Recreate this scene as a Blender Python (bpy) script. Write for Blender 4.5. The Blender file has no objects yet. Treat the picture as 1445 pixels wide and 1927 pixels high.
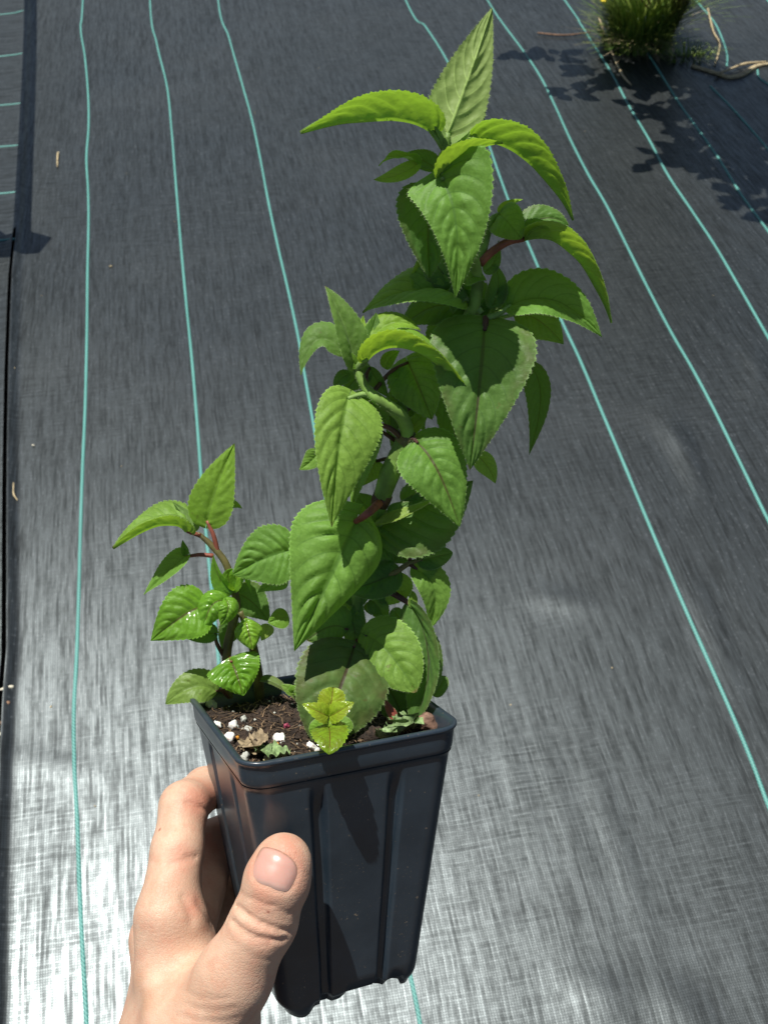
import bpy, bmesh, math, random
import numpy as np
from mathutils import Vector, Matrix, noise
random.seed(7); rng = np.random.default_rng(7)

# ---------------------------------------------------------------- camera, sky, sun, exposure
F, CX, CY = 2066.0, 722.5, 963.5          # focal length and centre in photo pixels
CAMH, PITCH = 1.45, math.radians(49)
SP, CP = math.sin(PITCH), math.cos(PITCH)
scene = bpy.context.scene
col = scene.collection
cam_d = bpy.data.cameras.new('camera'); cam = bpy.data.objects.new('camera', cam_d); col.objects.link(cam)
cam.location = (0, 0, CAMH); cam.rotation_euler = (math.pi/2-PITCH, 0, 0)
cam_d.sensor_fit = 'VERTICAL'; cam_d.sensor_height = 24; cam_d.lens = 24*F/1927
cam_d.clip_start = .02; cam_d.clip_end = 300
cam_d.dof.use_dof = True; cam_d.dof.focus_distance = .462; cam_d.dof.aperture_fstop = 22
scene.camera = cam
SUN = Vector((-.205, .215, .95)).normalized()
world = bpy.data.worlds.new('World'); scene.world = world; world.use_nodes = True
wn = world.node_tree; bg = wn.nodes['Background']
sky = wn.nodes.new('ShaderNodeTexSky'); sky.sky_type = 'NISHITA'; sky.sun_disc = False
sky.sun_elevation = math.asin(SUN.z); sky.sun_rotation = math.atan2(SUN.x, SUN.y)
wn.links.new(sky.outputs[0], bg.inputs[0]); bg.inputs[1].default_value = .05
sl = bpy.data.lights.new('sun', 'SUN'); sl.energy = 5.0; sl.angle = math.radians(.53); sl.color = (1, .965, .90)
so = bpy.data.objects.new('sun', sl); col.objects.link(so); so.rotation_euler = SUN.to_track_quat('Z', 'Y').to_euler()
so.location = (-3, 3, 12)
vs = scene.view_settings; vs.view_transform = 'Standard'; vs.look = 'None'; vs.gamma = 1; vs.exposure = .33
vs.use_curve_mapping = False
scene.render.engine = 'CYCLES'

# ---------------------------------------------------------------- helpers
def C2W(x, y, z):                       # camera metres (right, up, forward) to world
    return Vector((x, y*SP+z*CP, CAMH+y*CP-z*SP))
def P(px, py, d):                       # pixel and depth to world
    return C2W((px-CX)/F*d, -(py-CY)/F*d, d)
def slope_h(y):                         # the bed falls gently away from the camera
    f = min(1, max(0, (y-1.0)/3.4)); return -.26*f*f*(3-2*f)
def G(px, py):                          # pixel to a point on the ground
    rx, ry = (px-CX)/F, -(py-CY)/F
    dz = ry*CP-SP; h = 0.
    for _ in range(12):
        p = C2W(rx*(h-CAMH)/dz, ry*(h-CAMH)/dz, (h-CAMH)/dz); h = slope_h(p.y)
    return p
def D0(py): return .456/(1+.18*(CY-py)/F)
VIEW = Vector((0, -CP, SP))

def tag(o, label=None, cat=None, group=None, kind=None):
    if label: o['label'] = label
    if cat: o['category'] = cat
    if group: o['group'] = group
    if kind: o['kind'] = kind
    return o
def empty(name, loc, label, cat, group=None, mw=None):
    o = bpy.data.objects.new(name, None); col.objects.link(o); o.empty_display_size = .02
    if mw is not None: o.matrix_world = mw
    else: o.location = loc
    return tag(o, label, cat, group)
def mesh_obj(name, verts, faces, mat, parent=None, origin=None, smooth=True, uvs=None, sharp=None):
    me = bpy.data.meshes.new(name)
    if origin is not None: verts = [(v[0]-origin[0], v[1]-origin[1], v[2]-origin[2]) for v in verts]
    me.from_pydata([tuple(v) for v in verts], [], faces)
    if uvs is not None:
        lay = me.uv_layers.new(name='UVMap')
        idx = np.empty(len(me.loops), dtype=np.int32); me.loops.foreach_get('vertex_index', idx)
        lay.data.foreach_set('uv', np.asarray(uvs, dtype=np.float32)[idx].ravel())
    if smooth: me.polygons.foreach_set('use_smooth', [True]*len(me.polygons))
    if mat is not None: me.materials.append(mat)
    o = bpy.data.objects.new(name, me); col.objects.link(o)
    if parent is not None: o.parent = parent
    elif origin is not None: o.location = origin
    return o
def tube_geo(pts, radii, n=10, sub=6, v0=0, cap=True):
    """swept tube through pts (Catmull-Rom)"""
    pts = [Vector(p) for p in pts]
    if len(pts) > 2:
        q = [pts[0]*2-pts[1]]+pts+[pts[-1]*2-pts[-2]]; P2 = []; R2 = []
        for i in range(1, len(q)-2):
            for k in range(sub):
                t = k/sub
                a, b, c, d = q[i-1:i+3]
                P2.append(.5*((2*b)+(c-a)*t+(2*a-5*b+4*c-d)*t*t+(3*b-a-3*c+d)*t**3))
                R2.append(radii[i-1]*(1-t)+radii[i]*t)
        P2.append(pts[-1]); R2.append(radii[-1]); pts, radii = P2, R2
    V, Fc = [], []
    up = None
    for i, p in enumerate(pts):
        t = (pts[min(i+1, len(pts)-1)]-pts[max(i-1, 0)]).normalized()
        if up is None:
            up = t.orthogonal().normalized()
        up = (up-t*up.dot(t)).normalized(); b = t.cross(up)
        for k in range(n):
            a = 2*math.pi*k/n
            V.append(p+(up*math.cos(a)+b*math.sin(a))*radii[i])
    m = len(pts)
    for i in range(m-1):
        for k in range(n):
            Fc.append((v0+i*n+k, v0+i*n+(k+1) % n, v0+(i+1)*n+(k+1) % n, v0+(i+1)*n+k))
    if cap:
        Fc.append(tuple(v0+k for k in reversed(range(n)))); Fc.append(tuple(v0+(m-1)*n+k for k in range(n)))
    return V, Fc
def tube(name, pts, radii, mat, parent=None, origin=None, n=10, sub=6):
    V, Fc = tube_geo(pts, radii, n, sub)
    return mesh_obj(name, V, Fc, mat, parent, origin)
def blob(name, loc, size, mat, seed, parent=None, rough=.35, squash=(1, 1, 1), sub=2, axis=None):
    bm = bmesh.new(); bmesh.ops.create_icosphere(bm, subdivisions=sub, radius=1)
    for v in bm.verts:
        k = 1+rough*noise.noise(v.co*1.1+Vector((seed*3.1, seed*1.7, 0)))+rough*.5*noise.noise(v.co*2.7+Vector((seed, 0, seed*2.3)))
        v.co = Vector((v.co.x*squash[0], v.co.y*squash[1], v.co.z*squash[2]))*k*size
    me = bpy.data.meshes.new(name); bm.to_mesh(me); bm.free()
    me.polygons.foreach_set('use_smooth', [True]*len(me.polygons)); me.materials.append(mat)
    o = bpy.data.objects.new(name, me); col.objects.link(o); o.location = loc
    o.rotation_euler = (seed*1.3, seed*.7, seed*2.1) if axis is None else axis
    if parent: o.parent = parent
    return o

# ---------------------------------------------------------------- material helpers
class NT:
    def __init__(s, name):
        s.m = bpy.data.materials.new(name); s.m.use_nodes = True; s.t = s.m.node_tree
        s.b = s.t.nodes['Principled BSDF']; s.out = s.t.nodes['Material Output']
    def n(s, typ, ins=None, **kw):
        nd = s.t.nodes.new('ShaderNode'+typ)
        for k, v in kw.items(): setattr(nd, k, v)
        if ins:
            for k, v in ins.items(): s.set(nd.inputs[k], v)
        return nd
    def set(s, sock, v):
        if hasattr(v, 'outputs'): v = v.outputs[0]
        if isinstance(v, bpy.types.NodeSocket): s.t.links.new(v, sock)
        elif isinstance(v, (tuple, list)) and len(v) == 3 and sock.type == 'RGBA': sock.default_value = (*v, 1)
        else: sock.default_value = v
    def math(s, op, a, b=0., c=None, clamp=False):
        nd = s.n('Math', {0: a, 1: b}, operation=op, use_clamp=clamp)
        if c is not None: s.set(nd.inputs[2], c)
        return nd.outputs[0]
    def sstep(s, x, lo, hi, a=0., b=1.):
        return s.n('MapRange', {'Value': x, 'From Min': lo, 'From Max': hi, 'To Min': a, 'To Max': b}, interpolation_type='SMOOTHSTEP').outputs[0]
    def mix(s, f, a, b, mode='MIX'):
        nd = s.n('Mix', data_type='RGBA', blend_type=mode)
        s.set(nd.inputs[0], f); s.set(nd.inputs[6], a); s.set(nd.inputs[7], b)
        return nd.outputs[2]
    def noise(s, vec, scale, detail=3, rough=.55, out=0):
        return s.n('TexNoise', {'Vector': vec, 'Scale': scale, 'Detail': detail, 'Roughness': rough}).outputs[out]
    def p(s, **kw):
        for k, v in kw.items(): s.set(s.b.inputs[k.replace('_', ' ')], v)
    def bump(s, h, strength=.3, dist=.001, nrm=None):
        nd = s.n('Bump', {'Height': h, 'Strength': strength, 'Distance': dist})
        if nrm is not None: s.set(nd.inputs['Normal'], nrm)
        return nd.outputs[0]

def simple(name, c, rough=.5, spec=.5, var=.25, scale=200, bump=.2, bd=.0005, sss=0):
    t = NT(name); o = t.n('TexCoord').outputs['Object']
    f = t.noise(o, scale)
    t.p(Base_Color=t.mix(t.sstep(f, .3, .7), tuple(x*(1-var) for x in c), tuple(min(1, x*(1+var)) for x in c)), Roughness=rough, Normal=t.bump(f, bump, bd))
    t.b.inputs['Specular IOR Level'].default_value = spec
    if sss: t.p(Subsurface_Weight=sss); t.b.inputs['Subsurface Scale'].default_value = .002
    return t.m

NV, VSL = 6.5, .34
def leaf_mat(name, top, under, trans, vein=(.10, .19, .05), mid=None, margin=None, rough=.52, tw=.45, vs=.3, reddish=0., bump=.25, coat=0.):
    t = NT(name); m = t
    uv = t.n('UVMap').outputs[0]; sx = t.n('SeparateXYZ', {0: uv})
    u = sx.outputs[0]; v = t.math('ABSOLUTE', t.math('MULTIPLY_ADD', sx.outputs[1], 2., -1.))
    ph = t.math('FRACT', t.math('MULTIPLY', t.math('SUBTRACT', u, t.math('MULTIPLY', t.math('POWER', v, 1.25), VSL)), NV))
    d = t.math('MULTIPLY', t.math('ABSOLUTE', t.math('SUBTRACT', ph, .5)), 2.)
    vm = t.math('MULTIPLY', t.sstep(d, .84, 1.), t.sstep(v, 1.0, .6))
    mm = t.sstep(v, .055, .02)
    ob = t.n('TexCoord').outputs['Object']
    big = t.noise(ob, 55, 3); fine = t.noise(ob, 900, 4, .65); fine2 = t.noise(ob, 2600, 2)
    rnd = t.n('ObjectInfo').outputs['Random']
    c = t.mix(t.sstep(big, .3, .7), tuple(x*.80 for x in top), tuple(x*1.2 for x in top))
    c = t.mix(t.sstep(fine, .35, .7, 0, .35), c, tuple(x*1.45 for x in top))
    net = t.sstep(t.n('TexVoronoi', {'Vector': ob, 'Scale': 460.}, feature='DISTANCE_TO_EDGE').outputs[0], .10, .0, 0, .30)
    c = t.mix(net, c, vein)
    c = t.mix(t.math('MULTIPLY', vm, vs), c, vein)
    mcol = mid or vein
    c = t.mix(t.math('MULTIPLY', mm, .85 if mid else .6), c, mcol)
    if margin:
        mg = t.math('MULTIPLY', t.sstep(v, .62, .98), t.sstep(t.noise(ob, 120, 3), .35, .6))
        c = t.mix(t.math('MULTIPLY', mg, .5), c, margin)
    if reddish:
        c = t.mix(t.math('MULTIPLY', t.sstep(t.noise(ob, 160, 3), .42, .62), reddish), c, (.16, .07, .02))
    sp = t.sstep(t.noise(ob, 260, 2), .70, .76, 0, .55)
    c = t.mix(sp, c, (.13, .12, .035))
    c = t.mix(t.math('MULTIPLY', t.sstep(u, .955, 1.0), t.sstep(rnd, .2, .9)), c, (.17, .12, .05))
    c = t.mix(t.sstep(v, .965, .995, 0, .5), c, tuple(min(1, x*2.2+.03) for x in top))
    uc = t.mix(t.math('MULTIPLY', vm, .75), under, tuple(min(1, x*1.75) for x in under))
    uc = t.mix(t.math('MULTIPLY', mm, .9), uc, tuple(min(1, x*1.9) for x in under))
    bf = t.n('NewGeometry').outputs['Backfacing']
    cc = t.mix(bf, c, uc)
    hsv = t.n('HueSaturation', {'Color': cc, 'Value': t.math('MULTIPLY_ADD', rnd, .30, .90), 'Hue': t.math('MULTIPLY_ADD', rnd, -.024, .506)})
    cc = hsv.outputs[0]
    ret = t.n('TexVoronoi', {'Vector': ob, 'Scale': 420.}, feature='SMOOTH_F1').outputs[0]
    hgt = t.math('ADD', t.math('MULTIPLY', fine, 1.), t.math('MULTIPLY', fine2, .5))
    nm0 = t.bump(ret, .45, -.0007)
    nm = t.bump(hgt, bump, .0004, nm0)
    t.p(Base_Color=cc, Roughness=t.math('MULTIPLY_ADD', fine, .2, rough-.1), Normal=nm)
    t.b.inputs['Specular IOR Level'].default_value = .28
    if coat: t.p(Coat_Weight=coat, Coat_Roughness=.08)
    t.p(Sheen_Weight=.06, Sheen_Roughness=.4)
    tc = t.mix(t.math('MULTIPLY', vm, .45), trans, tuple(x*.55 for x in trans))
    tc = t.mix(t.sstep(fine, .3, .7, 0, .3), tc, tuple(x*.7 for x in trans))
    tr = t.n('BsdfTranslucent', {'Color': tc, 'Normal': nm})
    mx = t.n('MixShader', {0: tw, 1: t.b.outputs[0], 2: tr.outputs[0]})
    t.t.links.new(mx.outputs[0], t.out.inputs[0])
    return t.m

LM = {
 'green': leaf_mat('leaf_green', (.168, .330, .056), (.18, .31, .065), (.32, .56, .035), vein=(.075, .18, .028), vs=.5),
 'greenp': leaf_mat('leaf_green_purple_midrib', (.164, .325, .055), (.18, .30, .065), (.30, .54, .035), vein=(.05, .14, .022), mid=(.09, .045, .03), vs=.35),
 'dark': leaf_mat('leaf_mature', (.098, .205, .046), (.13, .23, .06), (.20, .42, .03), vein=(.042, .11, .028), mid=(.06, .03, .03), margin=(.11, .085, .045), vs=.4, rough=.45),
 'old': leaf_mat('leaf_aged', (.115, .20, .05), (.14, .19, .075), (.12, .25, .03), vein=(.09, .16, .045), mid=(.06, .03, .03), margin=(.12, .075, .05), vs=.45, reddish=.12, rough=.5),
 'young': leaf_mat('leaf_young', (.185, .36, .04), (.21, .35, .075), (.38, .60, .035), vein=(.15, .28, .05), vs=.4),
 'wet': leaf_mat('leaf_wet', (.165, .36, .028), (.19, .33, .06), (.34, .62, .03), vein=(.13, .28, .03), mid=(.10, .04, .03), rough=.30, coat=.9, bump=.6, vs=.3),
 'pale': leaf_mat('leaf_pale', (.25, .38, .08), (.26, .38, .11), (.32, .50, .06), vein=(.16, .26, .05), rough=.4, vs=.3),
 'seed': leaf_mat('leaf_seedling', (.25, .42, .025), (.24, .34, .05), (.45, .56, .02), vein=(.13, .14, .02), mid=(.15, .05, .02), rough=.32, coat=.6, reddish=.3, bump=.25, vs=.6),
 'hairy': leaf_mat('leaf_hairy', (.125, .245, .052), (.24, .37, .11), (.28, .46, .06), vein=(.17, .28, .09), rough=.55, vs=.5),
}
M_stem = simple('stem_green', (.16, .27, .055), .55, .3, .35, 110, .4, .0008)
M_stem_d = simple('stem_brown', (.115, .10, .035), .5, .4, .35, 120)
M_pet_red = simple('petiole_red', (.23, .07, .045), .5, .4, .3, 200)
M_pet_brown = simple('petiole_brown', (.085, .035, .028), .5, .4, .3, 200)
M_pet_green = simple('petiole_green', (.18, .29, .075), .5, .4, .2, 200)
PM = {'red': M_pet_red, 'brown': M_pet_brown, 'green': M_pet_green}
M_hair = simple('fine_hair', (.32, .40, .20), .6, .3, .1, 100)
M_hair_red = simple('red_hair', (.40, .14, .13), .6, .3, .1, 100)

# ---------------------------------------------------------------- pot frame (solved from the photo)
POT_C = (-.02838188, -.08371781, .47109895)
RC = [[.91924933, -.39027549, -.02670105], [.09420335, .15221427, .97748062], [.38223866, .90106373, -.17668813]]
def pot_axis(j): return C2W(RC[0][j], RC[1][j], RC[2][j])-C2W(0, 0, 0)
ax, ay, az = [pot_axis(j).normalized() for j in range(3)]
MW = Matrix(((ax.x, ay.x, az.x, 0), (ax.y, ay.y, az.y, 0), (ax.z, ay.z, az.z, 0), (0, 0, 0, 1)))
MW.translation = C2W(*POT_C)
MWI = MW.inverted()
PH, PT, PS = .1236, .6775, .0470
def L(x, y, z): return MW @ Vector((x, y, z))
def soil_pt(px, py, z=-.009):
    o = Vector((0, 0, CAMH)); d = P(px, py, 1)-o
    ol = MWI @ o; dl = MWI.to_3x3() @ d
    s = (z-ol.z)/dl.z
    return MW @ (ol+dl*s)
def depth_of(w): return (w.y)*CP-(w.z-CAMH)*SP

# ================================================================ GROUND
rot_l = math.radians(10)
def fabric_mat(name, ang, base=(.0120, .0130, .0120)):
    t = NT(name); o = t.n('TexCoord').outputs['Object']
    r = t.n('Mapping', {'Vector': o, 'Rotation': (0, 0, ang)}).outputs[0]
    wob = t.n('VectorMath', {0: r, 1: t.n('VectorMath', {0: t.noise(r, 6, 2, .5, 1), 'Scale': .012}, operation='SCALE').outputs[0]}, operation='ADD').outputs[0]
    sx = t.n('SeparateXYZ', {0: wob}); x, y = sx.outputs[0], sx.outputs[1]
    TW = .0034
    xt, yt = t.math('DIVIDE', x, TW), t.math('DIVIDE', y, TW)
    xi, yi = t.math('FLOOR', xt), t.math('FLOOR', yt)
    def vec(a, b): return t.n('CombineXYZ', {0: a, 1: b}).outputs[0]
    warp = t.noise(vec(t.math('MULTIPLY', xi, .83), t.math('MULTIPLY', y, 13.)), 1, 3, .65)       # each lengthwise tape shines on its own
    weft = t.noise(vec(t.math('MULTIPLY', x, 16.), t.math('MULTIPLY', yi, .91)), 1, 3, .65)       # and each crosswise one
    band = t.noise(t.n('Mapping', {'Vector': r, 'Scale': (85, 3.6, 1)}).outputs[0], 1, 5, .65)
    cell = t.n('TexWhiteNoise', {'Vector': vec(xi, yi)}, noise_dimensions='2D').outputs[0]
    big = t.noise(r, 3.2, 4, .6); fl = t.noise(r, 420, 2, .6)
    chk = t.math('ABSOLUTE', t.math('SUBTRACT', t.math('MODULO', t.math('ADD', xi, yi), 2.), 0.))
    px_ = t.math('ABSOLUTE', t.math('SINE', t.math('MULTIPLY', xt, math.pi))); py_ = t.math('ABSOLUTE', t.math('SINE', t.math('MULTIPLY', yt, math.pi)))
    pil = t.math('MULTIPLY', t.math('POWER', px_, .6), t.math('POWER', py_, .6))
    xdom = t.sstep(t.noise(r, 1.6, 2), .40, .62)                                                    # where the crosswise tapes show more
    wf = t.math('ADD', .08, t.math('MULTIPLY', xdom, .28))
    streak = t.n('Mix', {0: wf, 2: t.math('ADD', t.math('MULTIPLY', warp, .6), t.math('MULTIPLY', band, .4)), 3: weft}, data_type='FLOAT').outputs[0]
    dust = t.sstep(t.noise(r, 2.2, 5, .6), .45, .75)
    c = t.mix(t.sstep(streak, .36, .66), tuple(k*.5 for k in base), tuple(k*1.6 for k in base))
    c = t.mix(t.math('MULTIPLY', dust, .22), c, (.05, .052, .05))
    spk = t.math('MULTIPLY', t.sstep(cell, .90, .96), t.sstep(streak, .42, .62))
    c = t.mix(t.math('MULTIPLY', spk, .55), c, (.11, .118, .12))
    c = t.mix(t.math('MULTIPLY', t.math('SUBTRACT', 1., pil), .45), c, (.008, .010, .011))
    rg = t.sstep(streak, .36, .64, .455, .365)
    rg = t.math('ADD', rg, t.math('MULTIPLY', t.math('SUBTRACT', big, .5), .10))
    rg = t.math('SUBTRACT', rg, t.math('MULTIPLY', spk, .05))
    t.p(Base_Color=c, Roughness=rg)
    t.p(Specular_IOR_Level=t.math('MULTIPLY', t.math('MULTIPLY_ADD', t.sstep(streak, .36, .64), 1.0, .44), t.math('MULTIPLY_ADD', pil, .62, .60)))
    t.p(Specular_Tint=(.85, .965, 1.0))
    h = t.math('ADD', t.math('MULTIPLY', pil, .35), t.math('ADD', t.math('MULTIPLY', warp, .5), t.math('MULTIPLY', weft, .13)))
    b1 = t.bump(h, .35, .0005)
    b2 = t.bump(t.math('ADD', t.math('MULTIPLY', band, .65), t.math('MULTIPLY', fl, .35)), .35, .0008, b1)
    t.p(Normal=b2)
    return t.m
M_fab = fabric_mat('woven_fabric', -rot_l)
M_fab2 = fabric_mat('woven_fabric_crosswise', -rot_l+math.pi/2)
t = NT('soil_ground'); o_ = t.n('TexCoord').outputs['Object']; f_ = t.noise(o_, 30, 6, .7)
t.p(Base_Color=t.mix(t.sstep(f_, .35, .65), (.035, .026, .018), (.11, .085, .055)), Roughness=.95, Normal=t.bump(f_, .8, .01))
M_dirt = t.m
t = NT('teal_thread'); o_ = t.n('TexCoord').outputs['Object']
r_ = t.n('Mapping', {'Vector': o_, 'Rotation': (0, 0, -rot_l)}).outputs[0]
w_ = t.n('TexWave', {'Vector': r_, 'Scale': 1/.0045/2, 'Distortion': .3}, bands_direction='DIAGONAL').outputs[1]
f_ = t.noise(o_, 9, 4)
t.p(Base_Color=t.mix(t.sstep(w_, .2, .8), t.mix(t.sstep(f_, .35, .65), (.045, .19, .165), (.07, .25, .22)), (.125, .35, .31)), Roughness=.5, Normal=t.bump(w_, .5, .0006))
M_teal = t.m

WR = [(1285, 850, .007, .014, .085, -.10), (1250, 815, .004, .010, .05, .0), (1425, 700, .007, .012, .06, -.2), (1405, 730, .004, .01, .04, -.1), (1060, 1135, .003, .02, .05, 1.2), (1330, 1180, .003, .012, .10, 0),
      (1062, 1540, .0012, .006, .12, .03), (1150, 1560, .0012, .006, .13, .0), (985, 1500, .001, .006, .12, 0.05), (60, 1440, .0018, .02, .10, 1.2), (260, 1560, .0012, .008, .15, 0), (100, 1700, .0012, .008, .16, 0), (1130, 1880, .004, .03, .05, 1.0), (1280, 1910, .004, .03, .05, .7)]
WRG = [(G(a, b).x, G(a, b).y, h, s1, s2, math.radians(10)+rr) for a, b, h, s1, s2, rr in WR]
def gh(x, y):
    z = slope_h(y)+.0014*noise.noise(Vector((x*2.1, y*1.0, 0)))+.0006*noise.noise(Vector((x*9+.3*y, y*2.0, 3)))
    for (a, b, h, s1, s2, an) in WRG:
        dx, dy = x-a, y-b
        if abs(dx) > .4 or abs(dy) > .4: continue
        lx = dx*math.cos(an)+dy*math.sin(an); ly = -dx*math.sin(an)+dy*math.cos(an)
        z += h*math.exp(-(lx/s1)**2-(ly/s2)**2)
    return z
GY = [-150, -2]+[.2*k for k in range(-5, 30)]+[6, 20, 150]
ground = mesh_obj('ground', [(x, y, slope_h(y)-.03) for y in GY for x in (-150, 150)], [(2*k, 2*k+1, 2*k+3, 2*k+2) for k in range(len(GY)-1)], M_dirt)
tag(ground, 'bare brown soil under the woven black fabric', kind='structure')
EDGE = [(62, -400), (52, 0), (45, 250), (36, 420), (26, 520), (20, 700), (17, 900), (17, 1100), (17, 1230), (10, 1320), (3, 1450), (-4, 1600), (-12, 1927), (-25, 2500)]
EP = sorted([(G(a, b).y, G(a, b).x) for a, b in EDGE])
EY = [e[0] for e in EP]; EX = [e[1] for e in EP]
def edge_x(y):
    s = (EX[-1]-EX[-2])/(EY[-1]-EY[-2])
    if y > EY[-1]: return EX[-1]+s*(y-EY[-1])
    return float(np.interp(y, EY, EX))
def sheet(name, xs_fn, ys, nx, zoff, mat, label, curl):
    V = []; Fc = []
    for y in ys:
        x0, x1 = xs_fn(y)
        for i in range(nx+1):
            f = i/nx; f = f**1.6 if curl > 0 else 1-(1-f)**1.6
            x = x0+(x1-x0)*f
            e = (x-x0) if curl > 0 else (x1-x)
            V.append((x, y, gh(x, y)+zoff+.010*math.exp(-(e/.012)**2)*(1 if curl > 0 else .3)))
    n1 = nx+1
    for j in range(len(ys)-1):
        for i in range(nx): Fc.append((j*n1+i, j*n1+i+1, (j+1)*n1+i+1, (j+1)*n1+i))
    o = mesh_obj(name, V, Fc, mat); tag(o, label, kind='structure'); return o
ys = list(np.linspace(-.9, 3.2, 260))+list(np.linspace(3.25, 14, 40))
fab = sheet('ground_fabric', lambda y: (edge_x(y), edge_x(y)+4.2), ys, 230, .004, M_fab, 'black woven ground fabric with teal stripes running away from the camera', 1)
fab2 = sheet('ground_fabric', lambda y: (edge_x(y)-3.5, edge_x(y)-.004 if y > G(36, 430).y else edge_x(y)-.012), ys, 120, -.004, M_fab2, 'second black fabric sheet at the left edge with crosswise teal stripes', -1)

def stripe(pix, par, zoff=.0055, w=.0060, thin=False):
    """a teal warp thread laid along pixels on the ground"""
    pts = [G(a, b) for a, b in pix]
    q = [pts[0]*2-pts[1]]+pts+[pts[-1]*2-pts[-2]]; cur = []
    for i in range(1, len(q)-2):
        n = max(3, int((q[i+1]-q[i]).length/.02))
        for k in range(n):
            tt = k/n; a, b, c, d = q[i-1:i+3]
            cur.append(.5*((2*b)+(c-a)*tt+(2*a-5*b+4*c-d)*tt*tt+(3*b-a-3*c+d)*tt**3))
    cur.append(pts[-1])
    V, Fc = [], []
    for i, p in enumerate(cur):
        tn = (cur[min(i+1, len(cur)-1)]-cur[max(i-1, 0)]); tn.z = 0; tn.normalize()
        s = Vector((tn.y, -tn.x, 0)); wob = 1+.10*noise.noise(p*23)
        for k, (o, h) in enumerate(((-.5, -.003), (-.42, .0006), (0, .0011), (.42, .0006), (.5, -.003))):
            x = p+s*o*w*wob
            V.append((x.x, x.y, gh(x.x, x.y)+zoff+h))
        if i:
            for k in range(4):
                a = (i-1)*5+k; Fc.append((a, a+5, a+6, a+1))
    return mesh_obj('teal_stripe', V, Fc, M_teal, par)
ST = [
 [(157, -300), (157, 0), (153, 55), (161, 110), (167, 180), (168, 240), (164, 300), (167, 360), (168, 420), (166, 520), (165, 620), (162, 760), (157, 880), (153, 1000), (150, 1120), (146, 1240), (141, 1340), (142, 1440), (148, 1560), (152, 1680), (158, 1800), (165, 1930), (172, 2100)],
 [(272, -300), (283, 0), (296, 85), (315, 165), (324, 250), (332, 350), (341, 460), (352, 580), (363, 690), (372, 800), (381, 920), (390, 1020), (400, 1120), (410, 1220), (425, 1400), (442, 1650), (462, 1930), (475, 2100)],
 [(395, -300), (410, -10), (432, 75), (456, 160), (474, 225), (490, 300), (505, 380), (523, 465), (545, 560), (562, 640), (574, 710), (600, 860), (640, 1110), (690, 1420), (740, 1700), (779, 1870), (795, 1960), (815, 2100)],
 [(660, -300), (762, 0), (800, 52), (830, 98), (856, 145), (900, 225), (938, 330), (962, 395), (990, 455), (1020, 525), (1055, 605), (1090, 680), (1130, 775), (1170, 870), (1205, 955), (1245, 1050), (1290, 1155), (1330, 1245), (1370, 1335), (1410, 1430), (1450, 1535), (1540, 1750)],
 [(760, -300), (915, 0), (942, 42), (985, 100), (1018, 150), (1045, 205), (1072, 265), (1105, 330), (1140, 390), (1185, 480), (1225, 560), (1265, 635), (1300, 695), (1340, 770), (1385, 862), (1430, 955), (1480, 1060), (1600, 1350)],
 [(880, -300), (1060, 0), (1090, 45), (1112, 80), (1150, 140), (1180, 197), (1220, 265), (1255, 332), (1300, 400), (1345, 468), (1390, 545), (1450, 650), (1550, 830)],
 [(1190, 60), (1232, 125), (1278, 198), (1310, 243), (1350, 300), (1390, 365), (1430, 420), (1480, 490), (1600, 680)],
 [(1130, -260), (1302, -5), (1325, 22), (1345, 48), (1360, 82), (1367, 108), (1366, 128)],
 [(1335, 165), (1375, 205), (1415, 250), (1450, 292), (1560, 430)],
 [(1424, 134), (1427, 149), (1450, 166), (1540, 235)],
 [(1250, -280), (1436, -5), (1455, 22), (1500, 85)],
]
for s in ST: stripe(s, fab)
for yl, yr in ((26, 18), (104, 98), (196, 192), (274, 271), (362, 358), (-60, -70), (-150, -160), (450, 446)):
    stripe([(-600, yl+50), (-200, yl+16), (0, yl), (46-.02*yl, yr)], fab2, zoff=-.0025, w=.006)

# ================================================================ LITTER ON THE FABRIC
M_straw = simple('dry_straw', (.42, .34, .20), .7, .3, .3, 90)
M_cream = simple('cream_chip', (.62, .58, .45), .7, .3, .2, 90)
M_brownchip = simple('brown_chip', (.22, .13, .08), .8, .3, .35, 120)
def straw(pix, r, label, mat=M_straw, cat='straw', name='dry_straw', dz=.004):
    pts = [G(a, b) for a, b in pix]; o = pts[0].copy()
    pts = [Vector((p.x, p.y, gh(p.x, p.y)+.004+dz)) for p in pts]
    rr = [r*(.8+.4*random.random()) for _ in pts]; rr[-1] *= .6
    ob = tube(name, pts, rr, mat, None, o, 7, 4); return tag(ob, label, cat)
def pebble(px, py, s, mat, label, cat='chip', name='bark_chip', sq=(1, .7, .5), seed=1):
    p = G(px, py); p.z = gh(p.x, p.y)+.004+s*.3
    return tag(blob(name, p, s, mat, seed, squash=sq), label, cat)
straw([(111, 292), (110, 303), (110, 319)], .0026, 'short pale straw stub lying between the first stripe and the dark seam')
pebble(112, 292, .0042, M_cream, 'white crumb at the tip of the straw stub near the seam', name='white_crumb', cat='crumb', seed=2)
pebble(210, 505, .0036, M_straw, 'small tan husk between the first two teal stripes', name='seed_husk', cat='husk', sq=(.7, 1.2, .6), seed=3)
straw([(20, 672), (25, 685), (31, 700)], .0012, 'thin grey straw fragment near the left edge of the fabric')
pebble(65, 842, .0036, M_cream, 'cream seed husk left of the first stripe', name='seed_husk', cat='husk', sq=(.8, 1.3, .5), seed=4)
straw([(28, 914), (28, 934), (36, 947)], .0016, 'bent L shaped straw just right of the dark seam')
pebble(98, 1333, .002, M_straw, 'tiny tan grain left of the first stripe', name='seed_grain', cat='grain', seed=5)
pebble(181, 1520, .002, M_straw, 'tiny orange grain right of the first stripe', name='seed_grain', cat='grain', seed=6)
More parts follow.
